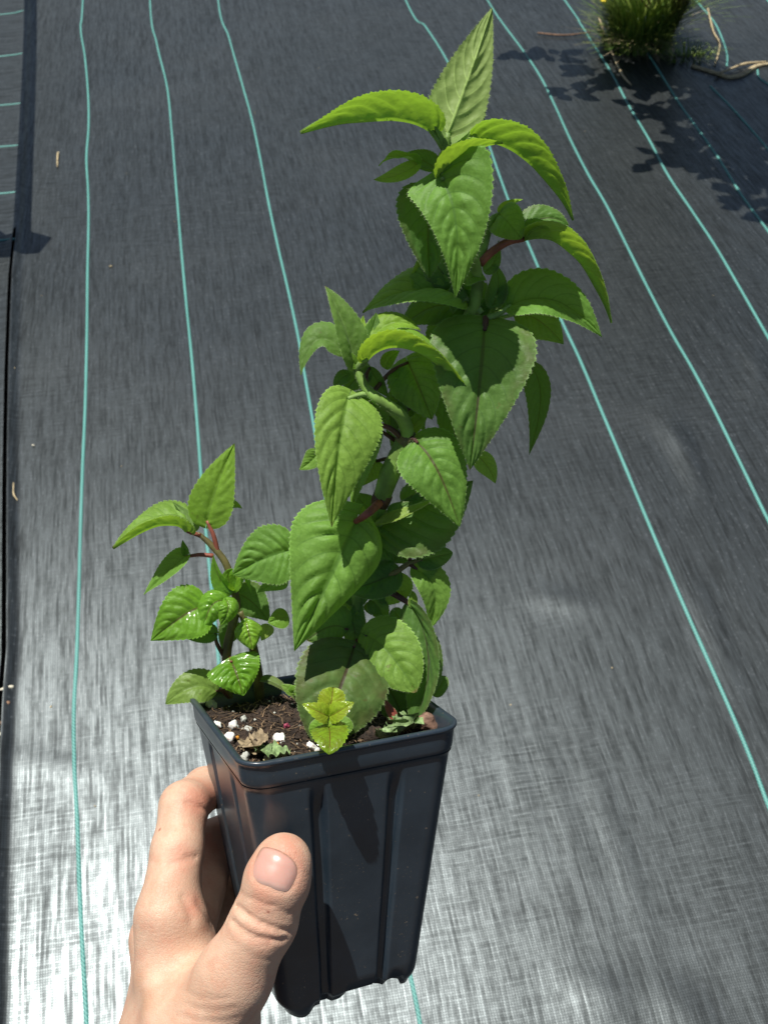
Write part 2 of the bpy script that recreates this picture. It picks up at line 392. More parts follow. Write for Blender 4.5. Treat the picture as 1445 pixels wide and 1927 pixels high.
pebble(16, 1300, .011, M_cream, 'large cream flake wedged in the fabric seam', name='pale_flake', cat='flake', sq=(.35, 1.1, .3), seed=7)
pebble(14, 1330, .008, M_brownchip, 'brown bark piece below the cream flake in the seam', sq=(.6, 1., .5), seed=8)
pebble(9, 1365, .008, M_brownchip, 'orange brown bark piece lower in the seam', sq=(.6, 1., .5), seed=9)
pebble(6, 1385, .006, M_cream, 'small white flake beside the lower bark piece', name='pale_flake', cat='flake', seed=10)
pebble(2, 1530, .007, M_straw, 'tan chip at the very left edge of the picture', name='tan_chip', seed=11)
straw([(1330, 20), (1340, 62), (1352, 85), (1349, 108), (1343, 128)], .0032, 'thin dry stalk standing beside the bent teal stripe', name='dry_stalk', cat='stalk')
straw([(1300, 128), (1345, 142), (1370, 150), (1395, 145), (1420, 130), (1450, 124)], .0065, 'thick dry root lying along the slit in the fabric', name='dry_root', cat='root')
straw([(1345, 148), (1372, 138), (1400, 128), (1440, 124)], .0038, 'thinner twisted root crossing the thick dry root', name='dry_root', cat='root', dz=.010)
straw([(1125, 40), (1145, 95), (1155, 120), (1170, 150), (1186, 168)], .0035, 'yellowed grass stem trailing from the clump over the shadow', name='fallen_straw', cat='straw', dz=.01)
straw([(1010, 68), (1060, 72), (1110, 66)], .0028, 'short dead stalk left of the grass clump', name='dry_stalk', cat='stalk', dz=.006, mat=M_brownchip)
GL = ['between the third stripe and the top leaf', 'just left of the third stripe near the top', 'between the left cluster and the third stripe', 'right of the topmost leaves', 'on the second stripe left of the plant', 'between the first two stripes near the top', 'between the two rightmost stripes', 'right of the pot rim', 'right of the pot wall', 'left of the first stripe in the upper half', 'above the left plant between the first two stripes', 'between the pot and the right stripe']
for k, (a, b) in enumerate(((600, 130), (480, 215), (700, 620), (1100, 250), (330, 420), (240, 330), (1340, 560), (960, 1330), (900, 1500), (80, 560), (230, 880), (1150, 1260))):
    pebble(a, b, .0017, M_straw, 'tiny pale grain on the black fabric '+GL[k], name='fabric_grain', cat='grain', seed=20+k)['group'] = 'tiny pale grains on the fabric'

# ================================================================ GRASS CLUMP, TALL WEED, (top of the picture), UNSEEN SHADOW CASTER
t = NT('grass_blade'); rn = t.n('NewGeometry').outputs['Random Per Island']
t.p(Base_Color=t.mix(rn, (.055, .13, .018), (.24, .31, .05)), Roughness=.5)
M_grass = t.m
M_yellow = simple('yellow_petal', (.75, .60, .02), .5, .3, .1, 90)
def grass_blades(n, centre, spread, hmin, hmax, lean, w):
    V, Fc = [], []
    for i in range(n):
        a = random.random()*6.283; r = spread*math.sqrt(random.random())
        b = centre+Vector((math.cos(a)*r*1.25, math.sin(a)*r*.8, 0))
        h = random.uniform(hmin, hmax); d = Vector((math.cos(a)+random.uniform(-.5, .5), math.sin(a)+random.uniform(-.5, .5), 0))*lean*h*random.uniform(.4, 1.2)
        s = Vector((-d.y, d.x, 0)).normalized()*w*random.uniform(.6, 1.3)
        v0 = len(V); N = 6
        for k in range(N+1):
            f = k/N
            p = b+Vector((0, 0, 1))*h*(f-.45*f*f*lean)+d*f*f
            ww = s*(1-f**1.7)+s*.03
            V += [p-ww, p+ww]
        for k in range(N): Fc.append((v0+2*k, v0+2*k+1, v0+2*k+3, v0+2*k+2))
    return V, Fc
gc = G(1200, 80)
clump = empty('grass_clump', gc, 'bushy green grass clump growing through the fabric at the top edge', 'grass')
V, Fc = grass_blades(1100, gc, .078, .10, .34, .62, .0027)
V2, F2 = grass_blades(420, gc+Vector((-.02, -.05, 0)), .085, .05, .16, .9, .0020)
Fc += [tuple(i+len(V) for i in f) for f in F2]; V += V2
V2, F2 = grass_blades(160, G(1290, 112), .06, .02, .06, .9, .0018)
Fc += [tuple(i+len(V) for i in f) for f in F2]; V += V2
tag(mesh_obj('blades', V, Fc, M_grass, clump, gc, smooth=False), kind='stuff')
V, Fc = grass_blades(170, gc+Vector((0, -.055, 0)), .05, .05, .15, 1.2, .0012)
tag(mesh_obj('dead_blades', V, Fc, M_straw, clump, gc, smooth=False), 'straw coloured dead blades at the foot of the clump', kind='stuff')
fl = P(1134, 3, depth_of(gc)-.12); fw = empty('yellow_flower', fl, 'tiny yellow flower at the left top of the grass clump', 'flower')
V, Fc = tube_geo([gc+Vector((-.05, -.03, 0)), (gc+fl)/2+Vector((-.02, -.02, .02)), fl], [.0012, .0012, .001], 5, 4)
mesh_obj('stalk', V, Fc, M_grass, fw, fl)
for k in range(9):
    a = k*6.283/9; d = Vector((math.cos(a)*.8, math.sin(a)*.8, .35)).normalized(); s = d.cross(Vector((0, 0, 1))).normalized()
    mesh_obj('petal', [fl, fl+d*.006+s*.0025, fl+d*.012, fl+d*.006-s*.0025], [(0, 1, 2, 3)], M_yellow, fw, fl)

M_wleaf = leaf_mat('weed_leaf', (.05, .12, .02), (.10, .18, .05), (.15, .3, .03), tw=.15)
wb = G(1262, 70)
weed = empty('tall_weed', wb, 'tall leafy weed rising out of frame behind the grass clump, casting the broad shadow', 'weed')
def shadow_src(px, py, h): return G(px, py)+Vector((SUN.x/SUN.z*h, SUN.y/SUN.z*h, h))
CL = [(1265, 300, .75, .045, 16), (1330, 265, .72, .06, 26), (1400, 240, .66, .075, 40), (1300, 205, .62, .06, 24), (1230, 215, .55, .035, 8), (1440, 330, .85, .06, 28), (1395, 345, .85, .045, 14),
      (1420, 395, .92, .04, 12), (1380, 170, .5, .06, 26), (1230, 165, .42, .05, 20), (1150, 150, .36, .05, 20), (1100, 135, .32, .035, 8), (1080, 180, .40, .03, 7), (1060, 110, .28, .025, 5), (1020, 108, .26, .02, 4), (975, 106, .25, .02, 4), (1420, 205, .60, .06, 24), (1300, 150, .4, .06, 26), (1470, 260, .75, .08, 40), (1200, 130, .3, .05, 18), (1350, 200, .62, .07, 34), (1400, 300, .75, .07, 34), (1440, 180, .6, .06, 26), (1350, 150, .45, .05, 20), (1260, 130, .35, .05, 18), (1300, 300, .72, .04, 14)]
LV, LF = [], []
for (a, b, h, s, n) in CL:
    c = shadow_src(a, b, h)
    V, Fc = tube_geo([wb, wb*.45+c*.55+Vector((.03, .0, .12)), c], [.004, .0028, .0012], 5, 5)
    mesh_obj('stem', V, Fc, M_stem_d, weed, wb)
    for k in range(int(n*1.7)):
        p = c+Vector((random.gauss(0, s*.75), random.gauss(0, s*.65), random.gauss(0, s*.3)))
        d = Vector((random.gauss(0, 1), random.gauss(0, 1), random.gauss(0, .35))).normalized(); sd = d.cross(Vector((random.gauss(0, .4), random.gauss(0, .4), 1))).normalized()
        l = random.uniform(.04, .085); w = l*.36; v0 = len(LV)
        LV += [p, p+d*l*.35+sd*w, p+d*l*.7+sd*w*.7, p+d*l, p+d*l*.7-sd*w*.7, p+d*l*.35-sd*w]
        LF += [(v0, v0+1, v0+5), (v0+1, v0+2, v0+4, v0+5), (v0+2, v0+3, v0+4)]
tag(mesh_obj('foliage', LV, LF, M_grass, weed, wb, smooth=False), kind='stuff')

M_rail = simple('shadow_caster_brown', (.16, .12, .08), .7, .3, .3, 30, .4, .002)
RH = .40
r0 = shadow_src(42, 455, RH); r1 = shadow_src(58, -20, RH); r2 = r1+(r1-r0).normalized()*1.6  # caster ends, set back along the sun ray from the wanted shadow
rail = empty('shadow_caster_rail', Vector((r0.x, r0.y, 0)), 'unseen low rail added left of the frame to cast the straight shadow along the seam', 'rail')  # out of view, added only for the straight shadow beside the seam
def beam(name, a, b, w, h, par, og, mat=M_rail, ang=None):
    d = (b-a).normalized(); s = d.cross(Vector((0, 0, 1))); s = s.normalized() if s.length > .01 else Vector((1, 0, 0)); u = s.cross(d)
    V = []
    for p in (a, b):
        for (i, j) in ((-1, -1), (1, -1), (1, 1), (-1, 1)): V.append(p+s*w*.5*i+u*h*.5*j)
    return mesh_obj(name, V, [(0, 3, 2, 1), (4, 5, 6, 7), (0, 1, 5, 4), (1, 2, 6, 5), (2, 3, 7, 6), (3, 0, 4, 7)], mat, par, og, smooth=False)
beam('crossbar', r0, r2, .040, .03, rail, rail.location)
V = []; hx = [(-.06, .035), (.004, .042), (.066, .012), (.054, -.058), (-.01, -.068), (-.065, -.058)]  # plate outline shaped for the wide blob ending that shadow
for z in (-.02, .015):
    for (a, b) in hx: V.append(r0+Vector((a, b, z)))
mesh_obj('end_plate', V, [tuple(reversed(range(6))), tuple(range(6, 12))]+[(i, (i+1) % 6, 6+(i+1) % 6, 6+i) for i in range(6)], M_rail, rail, rail.location, smooth=False)
beam('post', Vector((r0.x-.04, r0.y, r0.z-RH-.03)), Vector((r0.x-.04, r0.y, r0.z-.021)), .03, .03, rail, rail.location)
beam('post', Vector((r2.x, r2.y, r2.z-RH-.25)), Vector((r2.x, r2.y, r2.z-.016)), .035, .035, rail, rail.location)

# ================================================================ POT
t = NT('pot_plastic'); o_ = t.n('TexCoord').outputs['Object']
sc = t.noise(t.n('Mapping', {'Vector': o_, 'Scale': (300, 300, 30)}).outputs[0], 1, 4, .6); f_ = t.noise(o_, 45, 4); sp = t.noise(o_, 480, 2, .5)
dm = t.math('MULTIPLY', t.sstep(sp, .70, .74), t.sstep(f_, .42, .6))
c = t.mix(t.sstep(f_, .3, .7), (.017, .028, .040), (.027, .040, .054))
c = t.mix(t.math('MULTIPLY', dm, .75), c, (.22, .17, .12))
scu = t.noise(t.n('Mapping', {'Vector': o_, 'Rotation': (.5, .3, .9), 'Scale': (40, 900, 400)}).outputs[0], 1, 3, .7)
c = t.mix(t.math('MULTIPLY', t.sstep(scu, .66, .74), t.sstep(t.noise(o_, 70, 3), .5, .65, 0, .5)), c, (.12, .13, .14))
c = t.mix(t.math('MULTIPLY', t.sstep(t.noise(o_, 1100, 2), .66, .72), t.sstep(t.noise(o_, 60, 3), .48, .62, 0, .6)), c, (.20, .15, .10))
c = t.mix(t.math('MULTIPLY', t.sstep(t.noise(o_, 18, 5, .7), .5, .75), .22), c, (.09, .085, .075))
t.p(Base_Color=c, Roughness=t.math('MULTIPLY_ADD', f_, .22, .22), Normal=t.bump(t.math('ADD', sc, t.math('MULTIPLY', sp, .6)), .12, .0004))
t.b.inputs['Specular IOR Level'].default_value = .6
t.p(Coat_Weight=.18, Coat_Roughness=.16)
M_pot = t.m
pot = empty('flower_pot', (0, 0, 0), 'square black plastic nursery pot with ribbed sides held in the hand', 'pot', mw=MW)
def a_of(z): return (PS-.0016)*(1-(1-PT)*(-z/PH))
def ring(a, rc, offs=0., groove=0., M=66, K=9):
    """rounded square, counter-clockwise from the front left corner; returns (x, y, side fraction, side)"""
    pts = []
    for side in range(4):
        ca, sa = math.cos(side*math.pi/2), math.sin(side*math.pi/2)
        for i in range(M+1):
            fr = (rc+(2*a-2*rc)*i/M)/(2*a)
            g = 0
            for c0, wd in ((.315, .037), (.70, .033)):
                d = abs(fr-c0)
                g = max(g, 1-min(1, max(0, (d-wd*.62)/(wd*.5))))
            g = g*g*(3-2*g)
            x, y = -a+2*a*fr, -a-offs+groove*g
            pts.append((x*ca-y*sa, x*sa+y*ca, fr))
        for k in range(1, K):
            th = -math.pi/2+math.pi/2*k/K
            x, y = a-rc+(rc+offs)*math.cos(th), -a+rc+(rc+offs)*math.sin(th)
            pts.append((x*ca-y*sa, x*sa+y*ca, 1+k/K))
    return pts
BZ = ([0, .17, .20, .235, .26, .40, .43, .47, .66, .69, .72, .745, .79, .85, .90, 1, 2], [0, 0, .001, .0038, .004, .004, .0045, .0064, .0064, .005, .0045, .005, .0072, .0058, .0042, .0032, 0])
def shell(rows, closed_top=False):
    V, Fc = [], []; n = None
    for (z, offs, rc, gv, bot) in rows:
        rg = ring(a_of(z), rc, offs, gv)
        n = len(rg)
        for (x, y, fr) in rg:
            zz = z
            if bot: zz = z+float(np.interp(fr, *BZ))*bot
            V.append((x, y, zz))
    for j in range(len(rows)-1):
        for i in range(n): Fc.append((j*n+i, (j+1)*n+i, (j+1)*n+(i+1) % n, j*n+(i+1) % n))
    return V, Fc
rows = [(-.0118, .0008, .0085, 0, 0), (-.0128, .0003, .0085, 0, 0), (-.0138, 0, .0085, 0, 0), (-.0155, 0, .0085, .0004, 0), (-.018, 0, .0085, .0012, 0), (-.021, 0, .0085, .0022, 0), (-.026, 0, .0086, .0034, 0)]
for k in range(16): rows.append((-.03-k*.0052, 0, .0087, .0034, 0))
for k in range(5): rows.append((-PH+.0095-k*.0018, -.0002*k*k*.6, 0.0088, .0033, .25*k))
rows.append((-PH, -.0028, .0088, .0022, 1.0)); rows.append((-PH+.0006, -.0045, .008, .002, 1.0)); rows.append((-PH+.010, -.0052, .007, .001, 0.))
V, Fc = shell(rows)
n_ = len(V)//len(rows); base = len(V)-n_; Fc.append(tuple(range(base, base+n_)))
body = mesh_obj('pot_wall', V, Fc, M_pot, pot)
rows = [(-.015, -.0024, .0075, 0, 0), (-.0065, -.0024, .0075, 0, 0), (-.0015, -.0016, .0075, 0, 0), (-.0002, -.0006, .008, 0, 0), (0, .0004, .008, 0, 0), (-.0002, .0014, .0085, 0, 0), (-.0012, .0018, .009, 0, 0), (-.0019, .0016, .009, 0, 0), (-.0023, .0009, .0088, 0, 0), (-.0028, .0008, .0088, 0, 0), (-.006, .0009, .0088, 0, 0), (-.0095, .0011, .0088, 0, 0), (-.0108, .0009, .0087, 0, 0), (-.0120, .0004, .0085, 0, 0), (-.0128, -.0002, .0085, 0, 0)]
V, Fc = shell(rows); mesh_obj('pot_rim', V, Fc, M_pot, pot)

# soil
t = NT('potting_soil'); o_ = t.n('TexCoord').outputs['Object']; f_ = t.noise(o_, 260, 6, .7); g_ = t.noise(o_, 900, 3, .7)
c = t.mix(t.sstep(f_, .35, .65), (.014, .009, .006), (.055, .033, .020)); c = t.mix(t.sstep(g_, .62, .75, 0, .6), c, (.13, .085, .05))
t.p(Base_Color=c, Roughness=.9, Normal=t.bump(t.math('ADD', f_, g_), .9, .0015)); M_soil = t.m
V, Fc = [], []; N = 84; hw_ = a_of(-.01)-.0023
WHITE = []
def soil_h(x, y): return -.0085+.0028*noise.noise(Vector((x*90, y*90, 1)))+.0016*noise.noise(Vector((x*260, y*260, 5)))+.0009*noise.noise(Vector((x*700, y*700, 9)))
for j in range(N+1):
    for i in range(N+1):
        x = -hw_+2*hw_*i/N; y = -hw_+2*hw_*j/N
        V.append((x, y, soil_h(x, y)))
for j in range(N):
    for i in range(N): a = j*(N+1)+i; Fc.append((a, a+1, a+N+2, a+N+1))
FIB = set()
OC = [Vector(c) for c in ((1, 0, 0), (-1, 0, 0), (0, 1, 0), (0, -1, 0), (0, 0, 1), (0, 0, -1))]
OF = [(0, 2, 4), (2, 1, 4), (1, 3, 4), (3, 0, 4), (2, 0, 5), (1, 2, 5), (3, 1, 5), (0, 3, 5)]
for k in range(2600):
    x, y = random.uniform(-hw_, hw_), random.uniform(-hw_, hw_); s = random.uniform(.0003, .0009)*(2.0 if random.random() < .06 else 1)
    p = Vector((x, y, soil_h(x, y)+s*.4)); v0 = len(V)
    st = Vector((random.uniform(.5, 2), random.uniform(.5, 1), random.uniform(.5, 1))); an = random.random()*6.28
    for c in OC:
        q = Vector((c.x*st.x, c.y*st.y, c.z*st.z))*s*random.uniform(.7, 1.2)
        V.append(p+Vector((q.x*math.cos(an)-q.y*math.sin(an), q.x*math.sin(an)+q.y*math.cos(an), q.z)))
    if k % 34 == 0: WHITE.extend(range(len(Fc), len(Fc)+8))
    Fc += [tuple(v0+i for i in f) for f in OF]
for k in range(420):
    x, y = random.uniform(-hw_, hw_), random.uniform(-hw_, hw_); an = random.random()*6.28; l = random.uniform(.002, .008); w = random.uniform(.00012, .0003)
    d = Vector((math.cos(an), math.sin(an), 0)); sd_ = Vector((-d.y, d.x, 0)); v0 = len(V); b_ = random.uniform(-.002, .002)
    for q in range(4):
        p = Vector((x, y, 0))+d*l*(q/3-.5)+sd_*b_*math.sin(q/3*3.14); p.x = max(-hw_, min(hw_, p.x)); p.y = max(-hw_, min(hw_, p.y)); p.z = soil_h(p.x, p.y)+.0005+random.uniform(0, .0008)
        V += [p-sd_*w, p+sd_*w]
    fib_ = len(Fc)
    for q in range(3): Fc.append((v0+2*q, v0+2*q+2, v0+2*q+3, v0+2*q+1))
    FIB.update(range(fib_, len(Fc)))
soil = mesh_obj('potting_soil', V, Fc, M_soil, smooth=False); soil.matrix_world = MW
soil.data.materials.append(simple('soil_fibre', (.16, .105, .06), .8, .3, .4, 300))
soil.data.materials.append(simple('perlite_dust', (.5, .5, .44), .8, .3, .2, 400))
for f in FIB: soil.data.polygons[f].material_index = 1
for f in WHITE: soil.data.polygons[f].material_index = 2
tag(soil, 'dark crumbly potting soil filling the square pot', 'soil', kind='stuff')

M_perl = simple('perlite', (.78, .77, .72), .75, .3, .08, 500, .5, .0008, sss=.2)
M_perl2 = simple('perlite_stained', (.42, .43, .38), .8, .3, .2, 400, .5, .0008)
M_orange = simple('orange_prill', (.55, .24, .03), .4, .4, .2, 400)
M_pink = simple('pink_sprout', (.28, .05, .09), .4, .4, .2, 400)
M_liver = simple('liverwort', (.17, .25, .10), .55, .4, .45, 500, .4, .0006)
M_dry = simple('dry_leaf', (.26, .20, .12), .7, .3, .45, 350, .5, .0008)
M_chip = simple('bark', (.20, .12, .085), .85, .3, .4, 300, .7, .001)
def on_soil(px, py, s, mat, seed, name, label, cat, sq=(1, .8, .7), group=None, up=.5, rough=.45):
    if 'perlite' in name: s *= .78; rough = .55
    p = soil_pt(px, py, -.0085+s*up)
    o = blob(name, p, s, mat, seed, rough=rough, squash=sq, sub=3); return tag(o, label, cat, group)
PG = 'white perlite grains on the soil'
on_soil(409, 1364, .0027, M_perl, 1, 'perlite_grain', 'white perlite grain half hidden by the left rim', 'perlite', group=PG)
on_soil(441, 1367, .0033, M_perl, 2, 'perlite_grain', 'bright white perlite grain, upper of the two beside the left rim', 'perlite', sq=(1.15, .75, .7), group=PG)
on_soil(431, 1388, .0034, M_perl, 3, 'perlite_grain', 'largest bright white perlite grain touching the left rim', 'perlite', sq=(1, 1, .8), group=PG)
on_soil(526, 1391, .0035, M_perl, 4, 'perlite_grain', 'round greyish white perlite grain in the middle of the open soil', 'perlite', sq=(1, .85, .85), group=PG)
on_soil(463, 1424, .0029, M_perl2, 5, 'perlite_grain', 'dull grey perlite grain in the front left corner of the pot', 'perlite', group=PG)
on_soil(587, 1405, .0031, M_perl, 6, 'perlite_grain', 'angular white perlite grain left of the yellow seedling', 'perlite', sq=(1.25, .6, .6), group=PG, rough=.8)
on_soil(597, 1412, .0018, M_perl, 7, 'perlite_grain', 'small white perlite grain right below the angular one', 'perlite', group=PG)
on_soil(503, 1427, .0022, simple('perlite_yellow', (.62, .55, .28), .7, .3, .2, 400), 8, 'perlite_grain', 'yellowish perlite grain beside the front rim', 'perlite', sq=(1.3, .8, .7), group=PG)
on_soil(468, 1374, .0033, M_perl2, 9, 'perlite_grain', 'soil stained perlite grain in shade behind the white pair', 'perlite', group=PG)
on_soil(398, 1326, .0042, M_perl2, 10, 'perlite_grain', 'greenish grey perlite lump in shade by the left corner', 'perlite', group=PG)
on_soil(459, 1354, .0024, M_perl2, 11, 'perlite_grain', 'dim perlite grain in the deep shade under the left stems', 'perlite', group=PG)
on_soil(447, 1388, .0009, M_orange, 12, 'fertiliser_prill', 'tiny orange fertiliser bead near the left rim', 'fertiliser bead')
on_soil(522, 1402, .0011, M_orange, 13, 'fertiliser_prill', 'tiny orange fertiliser bead below the round perlite grain', 'fertiliser bead')
on_soil(540, 1366, .0012, M_pink, 14, 'pink_sprout', 'small pink shoot tip poking out of the soil', 'sprout', sq=(1, .7, 1.2), up=.8)
on_soil(808, 1361, .0052, M_chip, 15, 'bark_chip', 'reddish brown bark chip against the right corner of the pot', 'bark chip', sq=(1.1, .8, .7), rough=.5)
on_soil(831, 1362, .0038, M_soil, 16, 'soil_clod', 'dark soil clod at the far right corner of the pot', 'clod', rough=.8)
on_soil(490, 1400, .0042, M_soil, 17, 'soil_clod', 'dark soil clod behind the dried leaf scrap', 'clod', rough=.8)
def scrap(pts, mat, label, name, cat, w=.0035, seed=1, frill=.8):
    """crumpled thin scrap following pixels on the soil"""
    q = [soil_pt(a, b, -.0085+h*.001) for a, b, h in pts]; V, Fc = [], []; cur = []
    for i in range(len(q)-1):
        for k in range(6): cur.append(q[i].lerp(q[i+1], k/6))
    cur.append(q[-1]); n = len(cur); m = 7
    for i, p in enumerate(cur):
        tn = (cur[min(i+1, n-1)]-cur[max(i-1, 0)]).normalized(); s = tn.cross(az).normalized()
        ww = w*(.35+.9*math.sin(math.pi*min(1, max(0, (i+.5)/n)))**.6)*(1+.45*noise.noise(Vector((i*.5, seed, 0))))
        for k in range(m):
            f = k/(m-1)*2-1
            z = .0013*frill*noise.noise(Vector((i*.45, f*2.2, seed*3.3)))+.0012*abs(f)*frill*(1+noise.noise(Vector((i*.8, f, seed))))
            V.append(p+s*f*ww*(1+.2*noise.noise(Vector((i*.9, f*3, seed*7))))+az*(z+.0006))
    for i in range(n-1):
        for k in range(m-1): a = i*m+k; Fc.append((a, a+1, a+m+1, a+m))
    o = mesh_obj(name, V, Fc, mat, None, q[0]); return tag(o, label, cat)
scrap([(462, 1412, 1), (478, 1408, 3), (492, 1395, 5), (499, 1384, 7)], M_dry, 'crumpled tan dried leaf standing up beside the clod', 'dried_leaf', 'dried leaf', .0042, 1, 1.4)
scrap([(462, 1395, 1), (466, 1410, 2), (480, 1422, 2)], M_dry, 'small brown dried leaf strip near the front left corner', 'dried_leaf', 'dried leaf', .0026, 2)
scrap([(485, 1415, 2), (505, 1419, 3), (525, 1424, 2), (546, 1424, 2)], M_liver, 'grey green liverwort frond along the front rim on the left', 'liverwort', 'liverwort', .0042, 3, 1.6)
for k, (a, b, c, d, l) in enumerate(((735, 1388, 752, 1378, 'liverwort lobe nearest the front seedling'), (745, 1380, 768, 1372, 'liverwort lobe in the middle of the right patch'), (757, 1366, 778, 1358, 'upper liverwort lobe under the long drooping leaf'), (742, 1366, 758, 1372, 'pale liverwort lobe left in the right patch'), (762, 1378, 784, 1366, 'liverwort lobe against the front rim on the right'), (722, 1394, 734, 1390, 'tiny liverwort lobe beside the brown clod on the right'))):
    scrap([(a, b, 2), ((a+c)/2, (b+d)/2-3, 5), (c, d, 3)], M_liver, l, 'liverwort', 'liverwort', .0036, 10+k, 2.2)
on_soil(703, 1385, .0045, M_soil, 18, 'soil_clod', 'brown soil clod left of the right liverwort patch', 'clod', rough=.8)
tg = soil_pt(472, 1303, -.012)
tag_o = empty('plant_tag', tg, 'dark grey plastic plant tag with pink band behind the brown stem', 'tag')
M_tag = simple('tag_plastic', (.06, .07, .09), .4, .4, .1, 60); M_tagp = simple('tag_pink', (.6, .05, .14), .4, .4, .1, 60)
def tagbox(z0, z1, w, th, nm, mt):
    c = tg; V = []
    for z in (z0, z1):
        for (i, j) in ((-1, -1), (1, -1), (1, 1), (-1, 1)): V.append(c+ax*w*i+ay*th*j+az*z)
    mesh_obj(nm, V, [(0, 3, 2, 1), (4, 5, 6, 7), (0, 1, 5, 4), (1, 2, 6, 5), (2, 3, 7, 6), (3, 0, 4, 7)], mt, tag_o, tg, smooth=False)
tagbox(-.01, .0075, .0035, .0004, 'blade', M_tag); tagbox(.0042, .0052, .0036, .0005, 'stripe', M_tagp)

